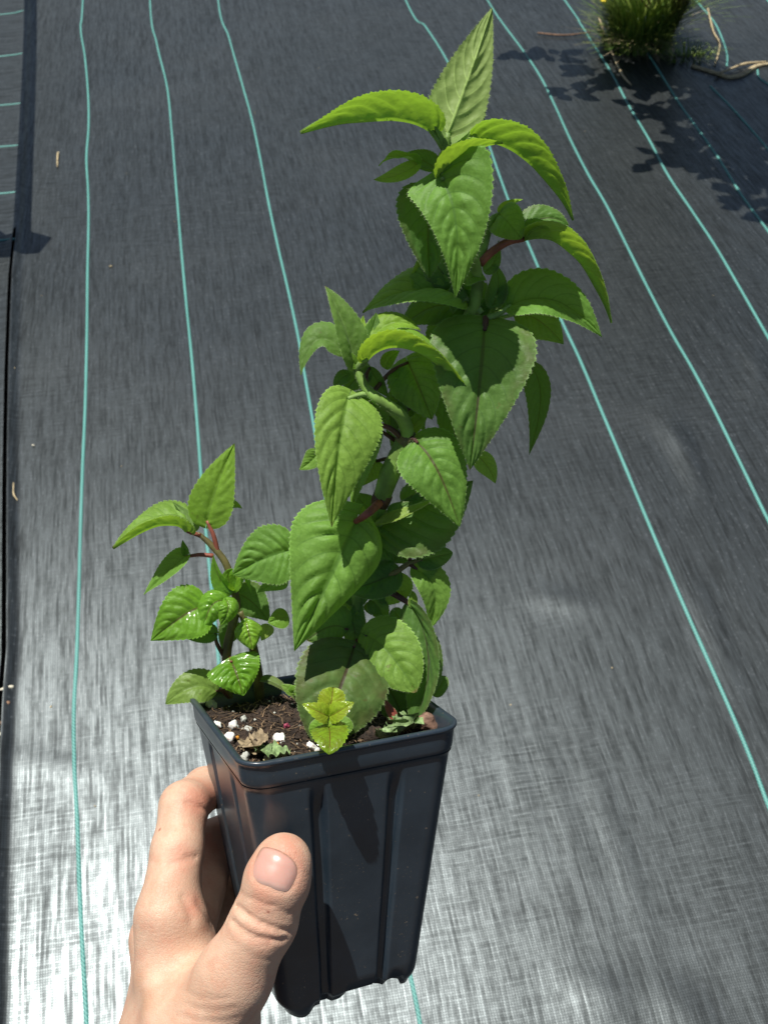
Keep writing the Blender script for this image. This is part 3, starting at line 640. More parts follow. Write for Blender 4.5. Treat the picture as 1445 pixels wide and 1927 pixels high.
# ================================================================ LEAVES
def leaf(par, base, mid, tip, hw, roll=0, fold=14, mat='green', dz=(0, 0, 0), cord=.10, teeth=15, quilt=1., wav=.0, curl=0., twist=0., pet=None, pcol='green', pr=.0010, asym=(1, 1), wide=.33, droop=.15, label=None, tooth=1., name='leaf', acum=1.0, hair=1., shape=None, bend=(0, 0)):
    """one leaf blade: midrib through three pixels (dz in cm toward the camera), half width hw in pixels"""
    W3 = [P(p[0], p[1], D0(p[1])-z*.01) for p, z in zip((base, mid, tip), dz)]
    b, m_, e = W3; ctl = m_*2-(b+e)*.5
    Lg = (m_-b).length+(e-m_).length
    hwm = hw/F*D0(mid[1]); NU, NVv = (110, 15) if hw > 48 else (60, 9)
    org = par.location
    seed = base[0]*.37+tip[1]*.11
    V, U = [], []
    vs = [s*k/NVv for k in range(-NVv, NVv+1) for s in (1,)]
    for i in range(NU+1):
        u = i/NU
        p = b*(1-u)**2+ctl*2*u*(1-u)+e*u*u
        tn = ((ctl-b)*(1-u)+(e-ctl)*u).normalized()
        vw = (Vector((0, 0, CAMH))-p).normalized()
        n0 = (vw-tn*vw.dot(tn)).normalized(); s0 = tn.cross(n0)
        r = math.radians(roll+twist*(u-.3))
        nn = n0*math.cos(r)+s0*math.sin(r); ss = tn.cross(nn)
        # ovate outline with drawn-out tip
        uu = max(u, 1e-5)
        k = wide
        prof = (uu/k)**.5*math.exp(.5*(1-uu/k)) if uu < k else 1-((uu-k)/(1-k))**(shape[0] if shape else 1.55/acum)
        prof = max(prof, 0)
        if uu >= k: prof = prof**(shape[1] if shape else .97*acum)
        w = hwm*prof
        saw = ((u*teeth) % 1.0)
        for vv in vs:
            av = abs(vv); sg = 1 if vv >= 0 else -1
            f = math.radians(fold)
            ws = w*(asym[0] if vv < 0 else asym[1])
            ext = 1.0
            if av > .99: ext = 1+tooth*(.075*(1.35-hw*.0065)*saw-.015)*min(1, 8*(1-u)+.2)
            lat = av*ws*ext
            cu = curl*av*av
            ang = f-cu+droop*-av-(bend[0] if vv < 0 else bend[1])*av**1.5
            side = ss*sg*math.cos(ang)+nn*math.sin(ang)
            q = p+side*lat
            q -= tn*(cord*Lg*((1-u)**4)*av**1.3*(1 if u < .8 else 0))
            uw = u+.022*noise.noise(Vector((u*5, seed, sg*3.)))
            ph = (uw-VSL*av**1.25)*NV
            puff = (1-abs(math.cos(math.pi*ph))**5)*min(1, av*4)*(1-av**4)*min(1, (1-u)*4)
            qa = quilt*(.75+.9*noise.noise(Vector((u*6, vv*2.5, seed+5))))
            hgt = hwm*(.056*qa*puff-.045*math.exp(-(av/.09)**2)*quilt)
            hgt += hwm*wav*math.sin(u*11+seed+sg)*av*av
            hgt += hwm*.05*noise.noise(Vector((u*4, vv*2, seed)))
            q += nn*hgt
            if av > .99: q += nn*hwm*.012*math.sin(seed*13+i*2.1)
            V.append(q); U.append((uw, .5+.5*vv))
    n1 = len(vs); Fc = []
    for i in range(NU):
        for k in range(n1-1): a = i*n1+k; Fc.append((a, a+1, a+n1+1, a+n1))
    # short pale hairs along the margin
    nb = len(Fc)
    if mat in ('wet', 'seed'): hair = 0
    if hair:
        rh = random.Random(int(seed*1000) % 99991)
        for i in range(1, NU):
            for ed in (0, n1-1):
                q = V[i*n1+ed]; inn = V[i*n1+(1 if ed == 0 else n1-2)]; nxt = V[min(NU, i+1)*n1+ed]
                od = (q-inn).normalized(); al = (nxt-V[(i-1)*n1+ed]).normalized()
                for k in range(2):
                    f = rh.random(); b0 = q.lerp(nxt, f); d = (od+al*rh.uniform(-.2, .8)+Vector((rh.gauss(0, .3), rh.gauss(0, .3), rh.gauss(0, .3)))).normalized()
                    v0 = len(V); l = rh.uniform(.0003, .0009)*hair*min(1, hwm/.008)
                    V += [b0-al*.00004, b0+al*.00004, b0+d*l]; U += [(0, 0)]*3; Fc.append((v0, v0+1, v0+2))
    lf = mesh_obj(name, V, Fc, LM[mat], par, org, uvs=U)
    if hair:
        lf.data.materials.append(M_hair)
        mi = np.zeros(len(Fc), np.int32); mi[nb:] = 1; lf.data.polygons.foreach_set('material_index', mi)
    if label: lf['label'] = label
    # raised midrib underside and petiole
    if pet:
        pts = []
        for q in pet:
            pz = q[2] if len(q) > 2 else dz[0]
            pts.append(P(q[0], q[1], D0(q[1])-pz*.01))
        ub = b*.8649+ctl*2*.07*.93+e*.0049
        pts += [b]
        rr = [pr*1.15]+[pr]*(len(pts)-2)+[pr*.7]
        V, Fc = tube_geo(pts, rr, 8, 5)
        nb = len(Fc); nr = len(V)//8; rh = random.Random(int(seed*977) % 9973)
        for k in range(nr*7):
            i = rh.randrange(nr-1); j = rh.randrange(8); q = V[i*8+j].lerp(V[(i+1)*8+j], rh.random()); c = sum((V[i*8+m] for m in range(8)), Vector())/8
            d = (q-c).normalized(); al = (V[(i+1)*8+j]-V[i*8+j]).normalized(); d = (d+al*rh.uniform(-.3, .6)).normalized()
            v0 = len(V); l = rh.uniform(.0004, .0010)
            V += [q-al*.00005, q+al*.00005, q+d*l]; Fc.append((v0, v0+1, v0+2))
        po = mesh_obj('petiole', V, Fc, PM[pcol], lf, org); po.data.materials.append(M_hair_red if pcol == 'red' else M_hair)
        mi = np.zeros(len(Fc), np.int32); mi[nb:] = 1; po.data.polygons.foreach_set('material_index', mi)
    return lf
def pp(x, y, dz): return P(x, y, D0(y)-dz*.01)
def stem(par, pts, radii, mat, name='stem', label=None):
    V, Fc = tube_geo([pp(*p) for p in pts], radii, 12, 7); nb = len(Fc); nr = len(V)//12; rh = random.Random(len(pts)*31+int(pts[0][0]))
    for k in range(nr*9):
        i = rh.randrange(nr-1); j = rh.randrange(12); q = V[i*12+j].lerp(V[(i+1)*12+j], rh.random()); c = sum((V[i*12+m] for m in range(12)), Vector())/12
        d = ((q-c).normalized()+Vector((rh.gauss(0, .3), rh.gauss(0, .3), rh.gauss(0, .3)))).normalized(); al = (V[(i+1)*12+j]-V[i*12+j]).normalized()
        v0 = len(V); V += [q-al*.00005, q+al*.00005, q+d*rh.uniform(.0004, .0010)]; Fc.append((v0, v0+1, v0+2))
    o = mesh_obj(name, V, Fc, mat, par, par.location); o.data.materials.append(M_hair)
    mi = np.zeros(len(Fc), np.int32); mi[nb:] = 1; o.data.polygons.foreach_set('material_index', mi)
    if label: o['label'] = label
    return o

# ---- the tall plant
tb = soil_pt(690, 1338)
tall = empty('leafy_plant', tb, 'tall leafy green plant with serrated leaves rooted in the middle of the pot', 'plant')
stem(tall, [(690, 1345, -2.6), (682, 1270, -2.3), (677, 1195, -2.), (672, 1120, -1.7), (686, 1040, -1.2), (706, 975, -.7), (718, 938, -.4), (733, 893, -.2), (750, 858, -.1), (763, 826, 0)], [.0026, .0026, .0027, .0026, .0028, .0032, .0036, .0043, .0042, .0036], M_stem)
stem(tall, [(713, 952, -.5), (717, 941, -.45), (722, 929, -.4)], [.0036, .0041, .0040], M_pet_brown, 'node')
stem(tall, [(676, 1204, -2), (678, 1190, -2.), (677, 1176, -2)], [.0028, .0031, .0028], M_pet_brown, 'node')
stem(tall, [(755, 836, 0), (763, 826, 0), (765, 812, 0)], [.0036, .0039, .0036], M_stem_d, 'node')
stem(tall, [(763, 828, 0), (765, 808, .2), (757, 787, .5), (742, 772, .8), (712, 752, 1.0), (690, 733, .9), (677, 708, .8), (668, 690, .7), (663, 668, .7)], [.0031, .0029, .0028, .0027, .0024, .0020, .0017, .0015, .0010], M_stem)
stem(tall, [(752, 858, -.3), (744, 830, -.5), (742, 802, -.8), (760, 760, -1.4), (800, 700, -1.6), (850, 640, -1.2), (885, 590, -.6), (898, 540, -.2), (893, 495, .3), (872, 430, 1.3), (848, 375, 2.0), (833, 330, 2.5), (838, 285, 2.7), (842, 255, 2.8)], [.0026, .0024, .0022, .0022, .0024, .0026, .0026, .0024, .0022, .0021, .0021, .0022, .0018, .0010], M_stem)
stem(tall, [(893, 505, 0), (905, 478, -.2), (914, 448, -.3), (924, 415, -.4), (940, 402, -.4)], [.0018, .0020, .0017, .0014, .0008], M_stem)

# top whorl
leaf(tall, (842, 250), (882, 142), (926, 14), 52, roll=188, fold=16, mat='hairy', dz=(2.7, 2.3, 1.9), cord=.10, wide=.27, droop=.2, label='upright topmost leaf showing its pale underside', pet=[(838, 282, 2.7)], pr=.0014, teeth=22)
leaf(tall, (850, 268), (885, 235), (914, 208), 26, roll=170, fold=20, mat='hairy', dz=(2.1, 1.5, 1.1), quilt=1.4)
leaf(tall, (812, 246), (715, 224), (565, 249), 78, roll=92, fold=64, mat='green', dz=(2.7, 2.9, 2.5), cord=.06, wide=.36, droop=.5, pet=[(835, 280, 2.7)], pr=.0011, teeth=20, label='long arched leaf reaching left from the top')
leaf(tall, (890, 262), (990, 300), (1079, 414), 78, roll=-92, fold=60, mat='green', dz=(2.3, 2.1, 1.7), cord=.05, wide=.36, droop=.5, pet=[(846, 282, 2.6), (868, 270, 2.5)], pr=.0011, teeth=20, label='long arched leaf bending down to the right from the top')
leaf(tall, (838, 334), (878, 290), (946, 269), 44, roll=-85, fold=52, mat='young', dz=(2.7, 3.1, 3), cord=.05, label='small bright leaf pointing right above the hanging front leaf')
leaf(tall, (836, 276), (818, 240), (806, 203), 13, roll=150, fold=40, mat='hairy', dz=(2.8, 2.8, 2.7), cord=0, quilt=.6)
leaf(tall, (846, 278), (866, 262), (884, 247), 15, roll=160, fold=40, mat='hairy', dz=(2.8, 2.9, 2.9), cord=0, quilt=.6)
leaf(tall, (833, 338), (858, 430), (856, 561), 82, roll=6, fold=6, mat='green', dz=(3.0, 3.6, 3.3), cord=.12, wide=.12, shape=(1.12, 1.0), droop=-.1, pet=[(834, 318, 2.7)], pr=.0012, teeth=22, asym=(1.12, .80), hair=1.4, label='large folded leaf hanging towards the viewer from the top')
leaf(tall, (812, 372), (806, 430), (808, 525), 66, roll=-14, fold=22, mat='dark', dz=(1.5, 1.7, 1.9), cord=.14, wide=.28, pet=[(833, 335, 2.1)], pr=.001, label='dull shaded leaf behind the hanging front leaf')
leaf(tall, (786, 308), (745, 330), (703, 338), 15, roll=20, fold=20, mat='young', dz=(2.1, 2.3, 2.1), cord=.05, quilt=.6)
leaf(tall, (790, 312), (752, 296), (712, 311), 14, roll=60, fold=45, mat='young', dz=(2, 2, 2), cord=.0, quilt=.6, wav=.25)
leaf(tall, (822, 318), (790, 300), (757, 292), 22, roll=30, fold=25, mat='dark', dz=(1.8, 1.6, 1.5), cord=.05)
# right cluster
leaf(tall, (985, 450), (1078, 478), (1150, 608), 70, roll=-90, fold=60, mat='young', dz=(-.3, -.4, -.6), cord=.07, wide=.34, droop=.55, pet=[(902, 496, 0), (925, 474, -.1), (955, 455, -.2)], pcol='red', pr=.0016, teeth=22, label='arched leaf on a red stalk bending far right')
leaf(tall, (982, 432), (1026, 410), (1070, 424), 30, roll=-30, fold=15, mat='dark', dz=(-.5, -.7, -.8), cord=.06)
leaf(tall, (992, 448), (1010, 428), (1040, 430), 22, roll=-60, fold=45, mat='young', dz=(-.3, -.1, -.2), cord=.05)
leaf(tall, (940, 404), (955, 418), (981, 450), 34, roll=0, fold=12, mat='green', dz=(-.3, .2, .2), cord=.12, wide=.4, acum=.8)
leaf(tall, (938, 402), (958, 386), (984, 375), 11, roll=-40, fold=40, mat='young', dz=(-.4, -.3, -.3), cord=0, quilt=.5)
leaf(tall, (962, 574), (1045, 566), (1132, 634), 56, roll=-38, fold=38, mat='green', dz=(-.2, 0, -.2), cord=.08, wide=.36, droop=.3, pet=[(912, 600, -.3), (936, 592, -.2)], pr=.0012, teeth=18, label='leaf with sunlit midrib pointing right below the red stalk')
leaf(tall, (975, 590), (1015, 604), (1060, 648), 46, roll=-15, fold=15, mat='greenp', dz=(-1.2, -1.5, -1.8), cord=.1, pet=[(912, 604, -.5)], pr=.001)
leaf(tall, (1002, 695), (1016, 755), (995, 856), 30, roll=24, fold=30, mat='dark', dz=(-2.2, -2.2, -2.4), cord=.1, pet=[(905, 610, -1.), (960, 640, -2.0)], pr=.001, label='narrow leaf hanging at the far right')
leaf(tall, (868, 560), (785, 545), (682, 588), 62, roll=52, fold=40, mat='green', dz=(-.6, -.2, -.4), cord=.08, droop=.45, pet=[(905, 590, -.5), (890, 570, -.5)], pr=.0013, teeth=18, label='arched leaf pointing left in the middle of the plant')
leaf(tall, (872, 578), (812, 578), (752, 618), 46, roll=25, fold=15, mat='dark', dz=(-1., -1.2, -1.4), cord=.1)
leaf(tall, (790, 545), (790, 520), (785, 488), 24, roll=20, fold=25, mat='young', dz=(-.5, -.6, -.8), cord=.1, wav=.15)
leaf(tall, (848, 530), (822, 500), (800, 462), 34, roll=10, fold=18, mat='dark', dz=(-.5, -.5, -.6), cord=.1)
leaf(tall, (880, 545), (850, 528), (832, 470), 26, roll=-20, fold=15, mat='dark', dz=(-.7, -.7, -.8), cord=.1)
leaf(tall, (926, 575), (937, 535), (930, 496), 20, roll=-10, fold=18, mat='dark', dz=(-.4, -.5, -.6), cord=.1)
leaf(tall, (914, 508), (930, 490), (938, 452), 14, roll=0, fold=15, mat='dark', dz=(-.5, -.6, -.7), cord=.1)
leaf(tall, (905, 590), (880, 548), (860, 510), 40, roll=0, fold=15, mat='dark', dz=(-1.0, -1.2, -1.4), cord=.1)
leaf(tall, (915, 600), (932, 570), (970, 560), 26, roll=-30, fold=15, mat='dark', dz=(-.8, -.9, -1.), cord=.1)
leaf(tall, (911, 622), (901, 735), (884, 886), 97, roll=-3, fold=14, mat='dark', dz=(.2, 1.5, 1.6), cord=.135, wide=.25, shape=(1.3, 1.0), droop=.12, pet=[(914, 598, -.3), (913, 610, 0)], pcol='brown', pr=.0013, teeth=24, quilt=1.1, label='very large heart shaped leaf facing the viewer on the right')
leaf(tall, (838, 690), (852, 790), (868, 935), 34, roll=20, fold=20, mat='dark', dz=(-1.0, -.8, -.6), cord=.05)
leaf(tall, (898, 858), (918, 880), (932, 910), 20, roll=0, fold=20, mat='greenp', dz=(-1.2, -1.3, -1.4), cord=.1)
# left cluster
leaf(tall, (668, 686), (648, 612), (612, 538), 36, roll=28, fold=40, mat='hairy', dz=(.8, 1.0, .8), cord=.08, wide=.30, droop=.2, label='pointed upright leaf at the tip of the left branch')
leaf(tall, (645, 664), (598, 640), (566, 706), 38, roll=48, fold=38, mat='hairy', dz=(.8, 1.0, 1.2), cord=.05, droop=.4, pet=[(662, 685, .8)], pr=.0011)
leaf(tall, (692, 675), (775, 655), (890, 748), 68, roll=-86, fold=56, mat='young', dz=(.9, 1.3, 1.5), cord=.06, wide=.34, droop=.5, pet=[(670, 694, .8), (678, 683, .9)], pr=.0012, teeth=20, label='arched leaf sweeping right from the tip of the left branch')
leaf(tall, (694, 655), (735, 610), (792, 622), 36, roll=-55, fold=38, mat='young', dz=(.6, .4, .3), cord=.06, droop=.4)
leaf(tall, (688, 664), (700, 625), (708, 588), 20, roll=10, fold=22, mat='hairy', dz=(.6, .4, .3), cord=.05)
leaf(tall, (676, 680), (680, 640), (684, 592), 20, roll=-30, fold=30, mat='young', dz=(.4, .3, .2), cord=.05)
leaf(tall, (672, 690), (655, 672), (640, 655), 12, roll=10, fold=25, mat='young', dz=(.9, 1., 1.), cord=.05, quilt=.5)
leaf(tall, (768, 682), (789, 730), (813, 790), 52, roll=6, fold=16, mat='greenp', dz=(-.4, .1, .2), cord=.12, wide=.36, pet=[(700, 740, .3), (735, 700, -.2)], pcol='brown', pr=.0009, label='leaf half in shadow under the arched left branch leaf')
leaf(tall, (690, 690), (668, 714), (646, 738), 26, roll=20, fold=15, mat='dark', dz=(-.2, -.3, -.4), cord=.1)
leaf(tall, (696, 692), (712, 720), (732, 748), 18, roll=30, fold=25, mat='dark', dz=(.2, 0, -.1), cord=.05, pet=[(688, 728, .5), (690, 705, .4)], pcol='brown', pr=.0008)
leaf(tall, (742, 765), (752, 775), (766, 790), 18, roll=-20, fold=20, mat='dark', dz=(-.5, -.5, -.5), cord=.1, acum=.8)
leaf(tall, (735, 745), (757, 765), (775, 800), 26, roll=10, fold=15, mat='dark', dz=(-.9, -.9, -1), cord=.1)
leaf(tall, (800, 760), (790, 785), (800, 812), 16, roll=0, fold=15, mat='dark', dz=(-1, -1., -1), cord=.1, pet=[(745, 790, -.6), (770, 768, -.9)], pcol='brown', pr=.0010)
leaf(tall, (655, 750), (638, 840), (624, 992), 64, roll=-16, fold=22, mat='green', dz=(1.3, 2.4, 2.6), cord=.10, wide=.32, droop=.35, pet=[(706, 748, .9), (684, 742, 1.0)], pr=.0012, teeth=24, asym=(1.15, .8), label='large sunlit leaf hanging left of the stem with a brownish midrib')
leaf(tall, (705, 798), (682, 800), (650, 830), 30, roll=20, fold=18, mat='dark', dz=(.6, .5, .5), cord=.1, pet=[(757, 825, .1), (732, 805, .5)], pcol='brown', pr=.0011)
leaf(tall, (706, 752), (690, 770), (658, 800), 40, roll=-20, fold=12, mat='dark', dz=(.5, .4, .3), cord=.1)
leaf(tall, (710, 806), (684, 870), (662, 960), 32, roll=35, fold=25, mat='greenp', dz=(-.5, -.5, -.3), cord=.05, pet=[(745, 830, -.3)], pcol='brown', pr=.0009)
leaf(tall, (708, 868), (696, 885), (674, 918), 26, roll=-10, fold=20, mat='greenp', dz=(-.6, -.7, -.8), cord=.08, pet=[(742, 868, -.2), (725, 864, -.4)], pcol='brown', pr=.0009)
leaf(tall, (598, 850), (585, 868), (563, 884), 18, roll=10, fold=20, mat='green', dz=(.4, .3, .3), cord=.1)
leaf(tall, (786, 834), (826, 890), (865, 992), 62, roll=-12, fold=14, mat='greenp', dz=(.4, 1.1, 1.2), cord=.12, wide=.36, droop=.3, pet=[(764, 826, .1), (776, 825, .3)], pcol='brown', pr=.0010, teeth=20, label='broad leaf right of the stem with its upper half in shadow')
leaf(tall, (716, 990), (800, 950), (890, 905), 92, roll=-14, fold=8, mat='dark', dz=(-.7, -1.0, -1.6), cord=.10, wide=.42, asym=(.30, 1), droop=.1, pet=[(718, 945, -.5), (712, 965, -.6)], pr=.0012, teeth=18, label='large shaded leaf right of the stem with a lit fold')
leaf(tall, (705, 988), (765, 968), (825, 935), 20, roll=-60, fold=30, mat='pale', dz=(-.3, .2, -.2), cord=.02, quilt=.4, label='pale folded leaf flap catching the sun')
leaf(tall, (698, 958), (682, 945), (663, 926), 22, roll=10, fold=15, mat='dark', dz=(-.7, -.8, -.9), cord=.1)
leaf(tall, (735, 968), (752, 958), (775, 944), 16, roll=-10, fold=15, mat='dark', dz=(-.3, -.3, -.4), cord=.1)
leaf(tall, (669, 982), (622, 1085), (554, 1226), 106, roll=0, fold=10, bend=(.75, .1), mat='green', dz=(.9, 1.8, 2.2), cord=.14, wide=.28, shape=(1.35, 1.0), droop=.28, pet=[(716, 945, -.3), (692, 966, 1.3)], pcol='red', pr=.0016, teeth=28, quilt=1.3, label='very large bright leaf at the left front on a red stalk')
# lower right
stem(tall, [(690, 1090, -1.5), (720, 1083, -1.2), (742, 1078, -1.), (770, 1060, -.9), (795, 1052, -.8)], [.0014, .0013, .0012, .0011, .0006], M_stem_d, 'side_branch')
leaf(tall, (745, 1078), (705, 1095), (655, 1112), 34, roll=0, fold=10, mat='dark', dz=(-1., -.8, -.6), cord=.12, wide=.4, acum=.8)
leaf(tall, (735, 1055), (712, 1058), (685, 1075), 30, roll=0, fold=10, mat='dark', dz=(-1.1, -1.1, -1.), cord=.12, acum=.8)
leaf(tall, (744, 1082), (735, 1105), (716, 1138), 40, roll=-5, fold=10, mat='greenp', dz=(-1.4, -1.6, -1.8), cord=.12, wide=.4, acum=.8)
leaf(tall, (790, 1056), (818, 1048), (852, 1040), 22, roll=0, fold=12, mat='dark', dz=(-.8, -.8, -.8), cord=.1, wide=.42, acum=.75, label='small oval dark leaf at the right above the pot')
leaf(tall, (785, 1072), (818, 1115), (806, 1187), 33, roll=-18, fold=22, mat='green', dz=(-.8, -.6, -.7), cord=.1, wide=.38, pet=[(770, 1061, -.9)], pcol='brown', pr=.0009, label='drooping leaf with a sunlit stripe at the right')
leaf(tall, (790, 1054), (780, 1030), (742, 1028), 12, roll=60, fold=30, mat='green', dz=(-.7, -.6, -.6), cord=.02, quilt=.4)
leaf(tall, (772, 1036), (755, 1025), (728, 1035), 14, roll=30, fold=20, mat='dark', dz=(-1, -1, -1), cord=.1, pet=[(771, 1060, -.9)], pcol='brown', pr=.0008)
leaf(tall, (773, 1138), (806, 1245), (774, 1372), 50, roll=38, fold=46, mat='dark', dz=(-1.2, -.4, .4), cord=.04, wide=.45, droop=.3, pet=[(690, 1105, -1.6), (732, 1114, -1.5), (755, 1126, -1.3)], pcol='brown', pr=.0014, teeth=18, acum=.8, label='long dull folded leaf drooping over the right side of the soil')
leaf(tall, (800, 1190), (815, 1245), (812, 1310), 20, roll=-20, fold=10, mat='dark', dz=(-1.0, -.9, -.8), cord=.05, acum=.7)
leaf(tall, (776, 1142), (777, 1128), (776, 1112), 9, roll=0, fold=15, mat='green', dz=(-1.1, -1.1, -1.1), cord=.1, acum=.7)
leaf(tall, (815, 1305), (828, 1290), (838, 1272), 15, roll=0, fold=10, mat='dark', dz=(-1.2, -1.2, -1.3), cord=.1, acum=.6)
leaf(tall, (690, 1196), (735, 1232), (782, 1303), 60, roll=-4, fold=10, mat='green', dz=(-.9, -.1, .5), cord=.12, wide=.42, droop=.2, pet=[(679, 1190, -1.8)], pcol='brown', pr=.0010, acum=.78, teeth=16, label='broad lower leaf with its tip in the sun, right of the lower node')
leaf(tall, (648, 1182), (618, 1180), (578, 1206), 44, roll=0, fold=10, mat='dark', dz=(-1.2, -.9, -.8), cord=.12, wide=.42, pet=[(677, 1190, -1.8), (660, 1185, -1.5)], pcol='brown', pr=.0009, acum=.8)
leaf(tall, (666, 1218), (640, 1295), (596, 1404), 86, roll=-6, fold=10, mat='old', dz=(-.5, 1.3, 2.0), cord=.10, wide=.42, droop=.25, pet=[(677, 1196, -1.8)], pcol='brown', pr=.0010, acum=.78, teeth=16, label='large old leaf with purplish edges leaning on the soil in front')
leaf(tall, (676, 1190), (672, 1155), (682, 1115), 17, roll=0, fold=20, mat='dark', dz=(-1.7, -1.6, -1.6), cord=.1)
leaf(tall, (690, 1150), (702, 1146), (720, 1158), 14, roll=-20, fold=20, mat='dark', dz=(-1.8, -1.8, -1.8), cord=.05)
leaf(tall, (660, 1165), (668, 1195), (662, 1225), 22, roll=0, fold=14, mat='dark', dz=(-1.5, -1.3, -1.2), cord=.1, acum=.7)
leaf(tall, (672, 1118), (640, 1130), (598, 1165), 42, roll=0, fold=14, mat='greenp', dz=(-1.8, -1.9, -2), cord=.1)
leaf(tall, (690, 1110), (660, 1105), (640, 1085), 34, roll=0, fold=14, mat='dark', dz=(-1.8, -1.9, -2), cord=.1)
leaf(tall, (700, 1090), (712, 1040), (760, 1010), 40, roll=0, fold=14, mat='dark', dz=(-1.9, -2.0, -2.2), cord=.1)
leaf(tall, (755, 1350), (740, 1310), (712, 1272), 34, roll=10, fold=14, mat='old', dz=(-.9, -1.3, -1.8), cord=.05, acum=.8, label='dark reddish leaf in the shade near the soil')
lr = leaf(tall, (745, 1352), (732, 1335), (720, 1308), 10, roll=30, fold=20, mat='old', dz=(.4, .3, .2), cord=.0, quilt=.4, label='curled red leaf edge catching the sun')
lr.data.materials[0] = simple('leaf_red', (.22, .055, .04), .4, .4, .3, 200)


# small inner leaves and side shoots along the stem
for q in [((722, 770), (735, 790), (728, 822), 18, 10, 'dark', -.6), ((700, 812), (690, 835), (694, 868), 20, 15, 'greenp', -.7), ((772, 812), (788, 790), (806, 772), 15, -20, 'young', -.4), ((748, 700), (752, 720), (742, 752), 22, -10, 'green', -.2),
          ((724, 690), (735, 672), (752, 660), 15, -30, 'young', .3), ((820, 830), (830, 850), (826, 878), 18, 0, 'dark', -1.), ((845, 610), (825, 640), (812, 690), 30, 10, 'dark', -1.1), ((760, 940), (790, 925), (828, 918), 24, -30, 'dark', -1.3),
          ((690, 1010), (672, 1030), (662, 1065), 26, 10, 'dark', -1.4), ((728, 1040), (750, 1045), (775, 1062), 20, -15, 'dark', -1.5), ((700, 1130), (716, 1150), (722, 1182), 20, 0, 'dark', -1.8), ((668, 1090), (650, 1075), (628, 1072), 20, 20, 'dark', -1.6),
          ((875, 530), (895, 520), (915, 528), 15, -30, 'young', .1), ((870, 545), (858, 560), (852, 590), 18, 0, 'dark', -.2), ((940, 545), (950, 560), (948, 590), 16, 0, 'greenp', -.5), ((720, 610), (735, 630), (760, 640), 20, -40, 'young', .1),
          ((656, 705), (640, 715), (628, 735), 14, 20, 'dark', .3), ((800, 1090), (812, 1075), (828, 1068), 10, -10, 'green', -.9), ((742, 1150), (752, 1175), (748, 1205), 16, 0, 'dark', -1.6), ((640, 1215), (622, 1228), (606, 1252), 20, 10, 'dark', -1.2)]:
    leaf(tall, q[0], q[1], q[2], q[3], roll=q[4], fold=16, mat=q[5], dz=(q[6], q[6]+.1, q[6]), cord=.1, teeth=10)

# ---- the shorter plant at the left
sb = soil_pt(440, 1336)
short = empty('leafy_plant', sb, 'short shiny leafed plant in the left corner of the pot, leaning left', 'plant')
stem(short, [(437, 1342, -3.2), (431, 1285, -3.1), (427, 1230, -3.0), (438, 1175, -2.8), (446, 1140, -2.7), (438, 1100, -2.6), (424, 1058, -2.5), (398, 1026, -2.5), (372, 1003, -2.5)], [.0015, .0017, .0022, .0021, .0018, .0017, .0016, .0014, .0009], M_stem_d)
stem(short, [(489, 1318, -3.6), (485, 1268, -3.4), (478, 1225, -3.2), (468, 1185, -2.9), (452, 1150, -2.7)], [.0024, .0024, .0021, .0018, .0014], M_stem_d)
leaf(short, (390, 980), (408, 916), (442, 834), 44, roll=-8, fold=14, mat='young', dz=(-2.4, -2.4, -2.6), cord=.10, wide=.30, pet=[(410, 1040, -2.5), (403, 1010, -2.4)], pcol='red', pr=.0010, label='bright upright leaf topping the short plant')
leaf(short, (394, 980), (425, 952), (456, 957), 20, roll=-40, fold=25, mat='young', dz=(-2.9, -3.1, -3.2), cord=.08)
leaf(short, (352, 1000), (298, 988), (212, 1031), 74, roll=76, fold=52, mat='green', dz=(-2.4, -2.2, -2.2), cord=.07, droop=.45, pet=[(378, 1008, -2.5)], pcol='red', pr=.0010, teeth=18, label='arched leaf of the short plant pointing far left')
leaf(short, (368, 1000), (350, 975), (326, 945), 18, roll=150, fold=30, mat='hairy', dz=(-2.6, -2.7, -2.8), cord=.02, quilt=.6)
leaf(short, (350, 1048), (318, 1075), (271, 1119), 30, roll=48, fold=36, mat='green', dz=(-2.3, -2.3, -2.3), cord=.10, pet=[(402, 1046, -2.5), (375, 1044, -2.4)], pcol='red', pr=.0009, droop=.3, label='narrow leaf on a red stalk at the far left')
leaf(short, (350, 1046), (346, 1032), (344, 1016), 10, roll=40, fold=20, mat='dark', dz=(-2.4, -2.4, -2.4), cord=.0, quilt=.4)
leaf(short, (382, 1140), (340, 1162), (284, 1206), 54, roll=8, fold=14, mat='wet', dz=(-2.0, -1.6, -1.6), cord=.10, wide=.36, pet=[(440, 1150, -2.6), (410, 1140, -2.2)], pr=.0009, label='wet leaf with a shadow across it, left above the rim')
leaf(short, (424, 1130), (398, 1140), (384, 1184), 32, roll=12, fold=10, mat='wet', dz=(-2.0, -1.6, -1.5), cord=.12, wide=.42, quilt=2.2, droop=.6, acum=.75)
leaf(short, (424, 1128), (430, 1146), (416, 1176), 24, roll=-10, fold=8, mat='wet', dz=(-1.9, -1.5, -1.5), cord=.12, wide=.42, quilt=2.2, droop=.6, acum=.7)
leaf(short, (406, 1192), (378, 1192), (344, 1196), 20, roll=10, fold=14, mat='dark', dz=(-2.4, -2.4, -2.4), cord=.08, pet=[(420, 1232, -3), (408, 1210, -2.6)], pcol='brown', pr=.0009, acum=.8)
leaf(short, (437, 1112), (414, 1090), (402, 1044), 20, roll=-30, fold=34, mat='wet', dz=(-2.4, -2.2, -2.1), cord=.04, quilt=.8)
leaf(short, (440, 1112), (456, 1072), (474, 1118), 20, roll=-50, fold=20, mat='wet', dz=(-2.4, -2.2, -2.0), cord=.04, quilt=.8, droop=.5)
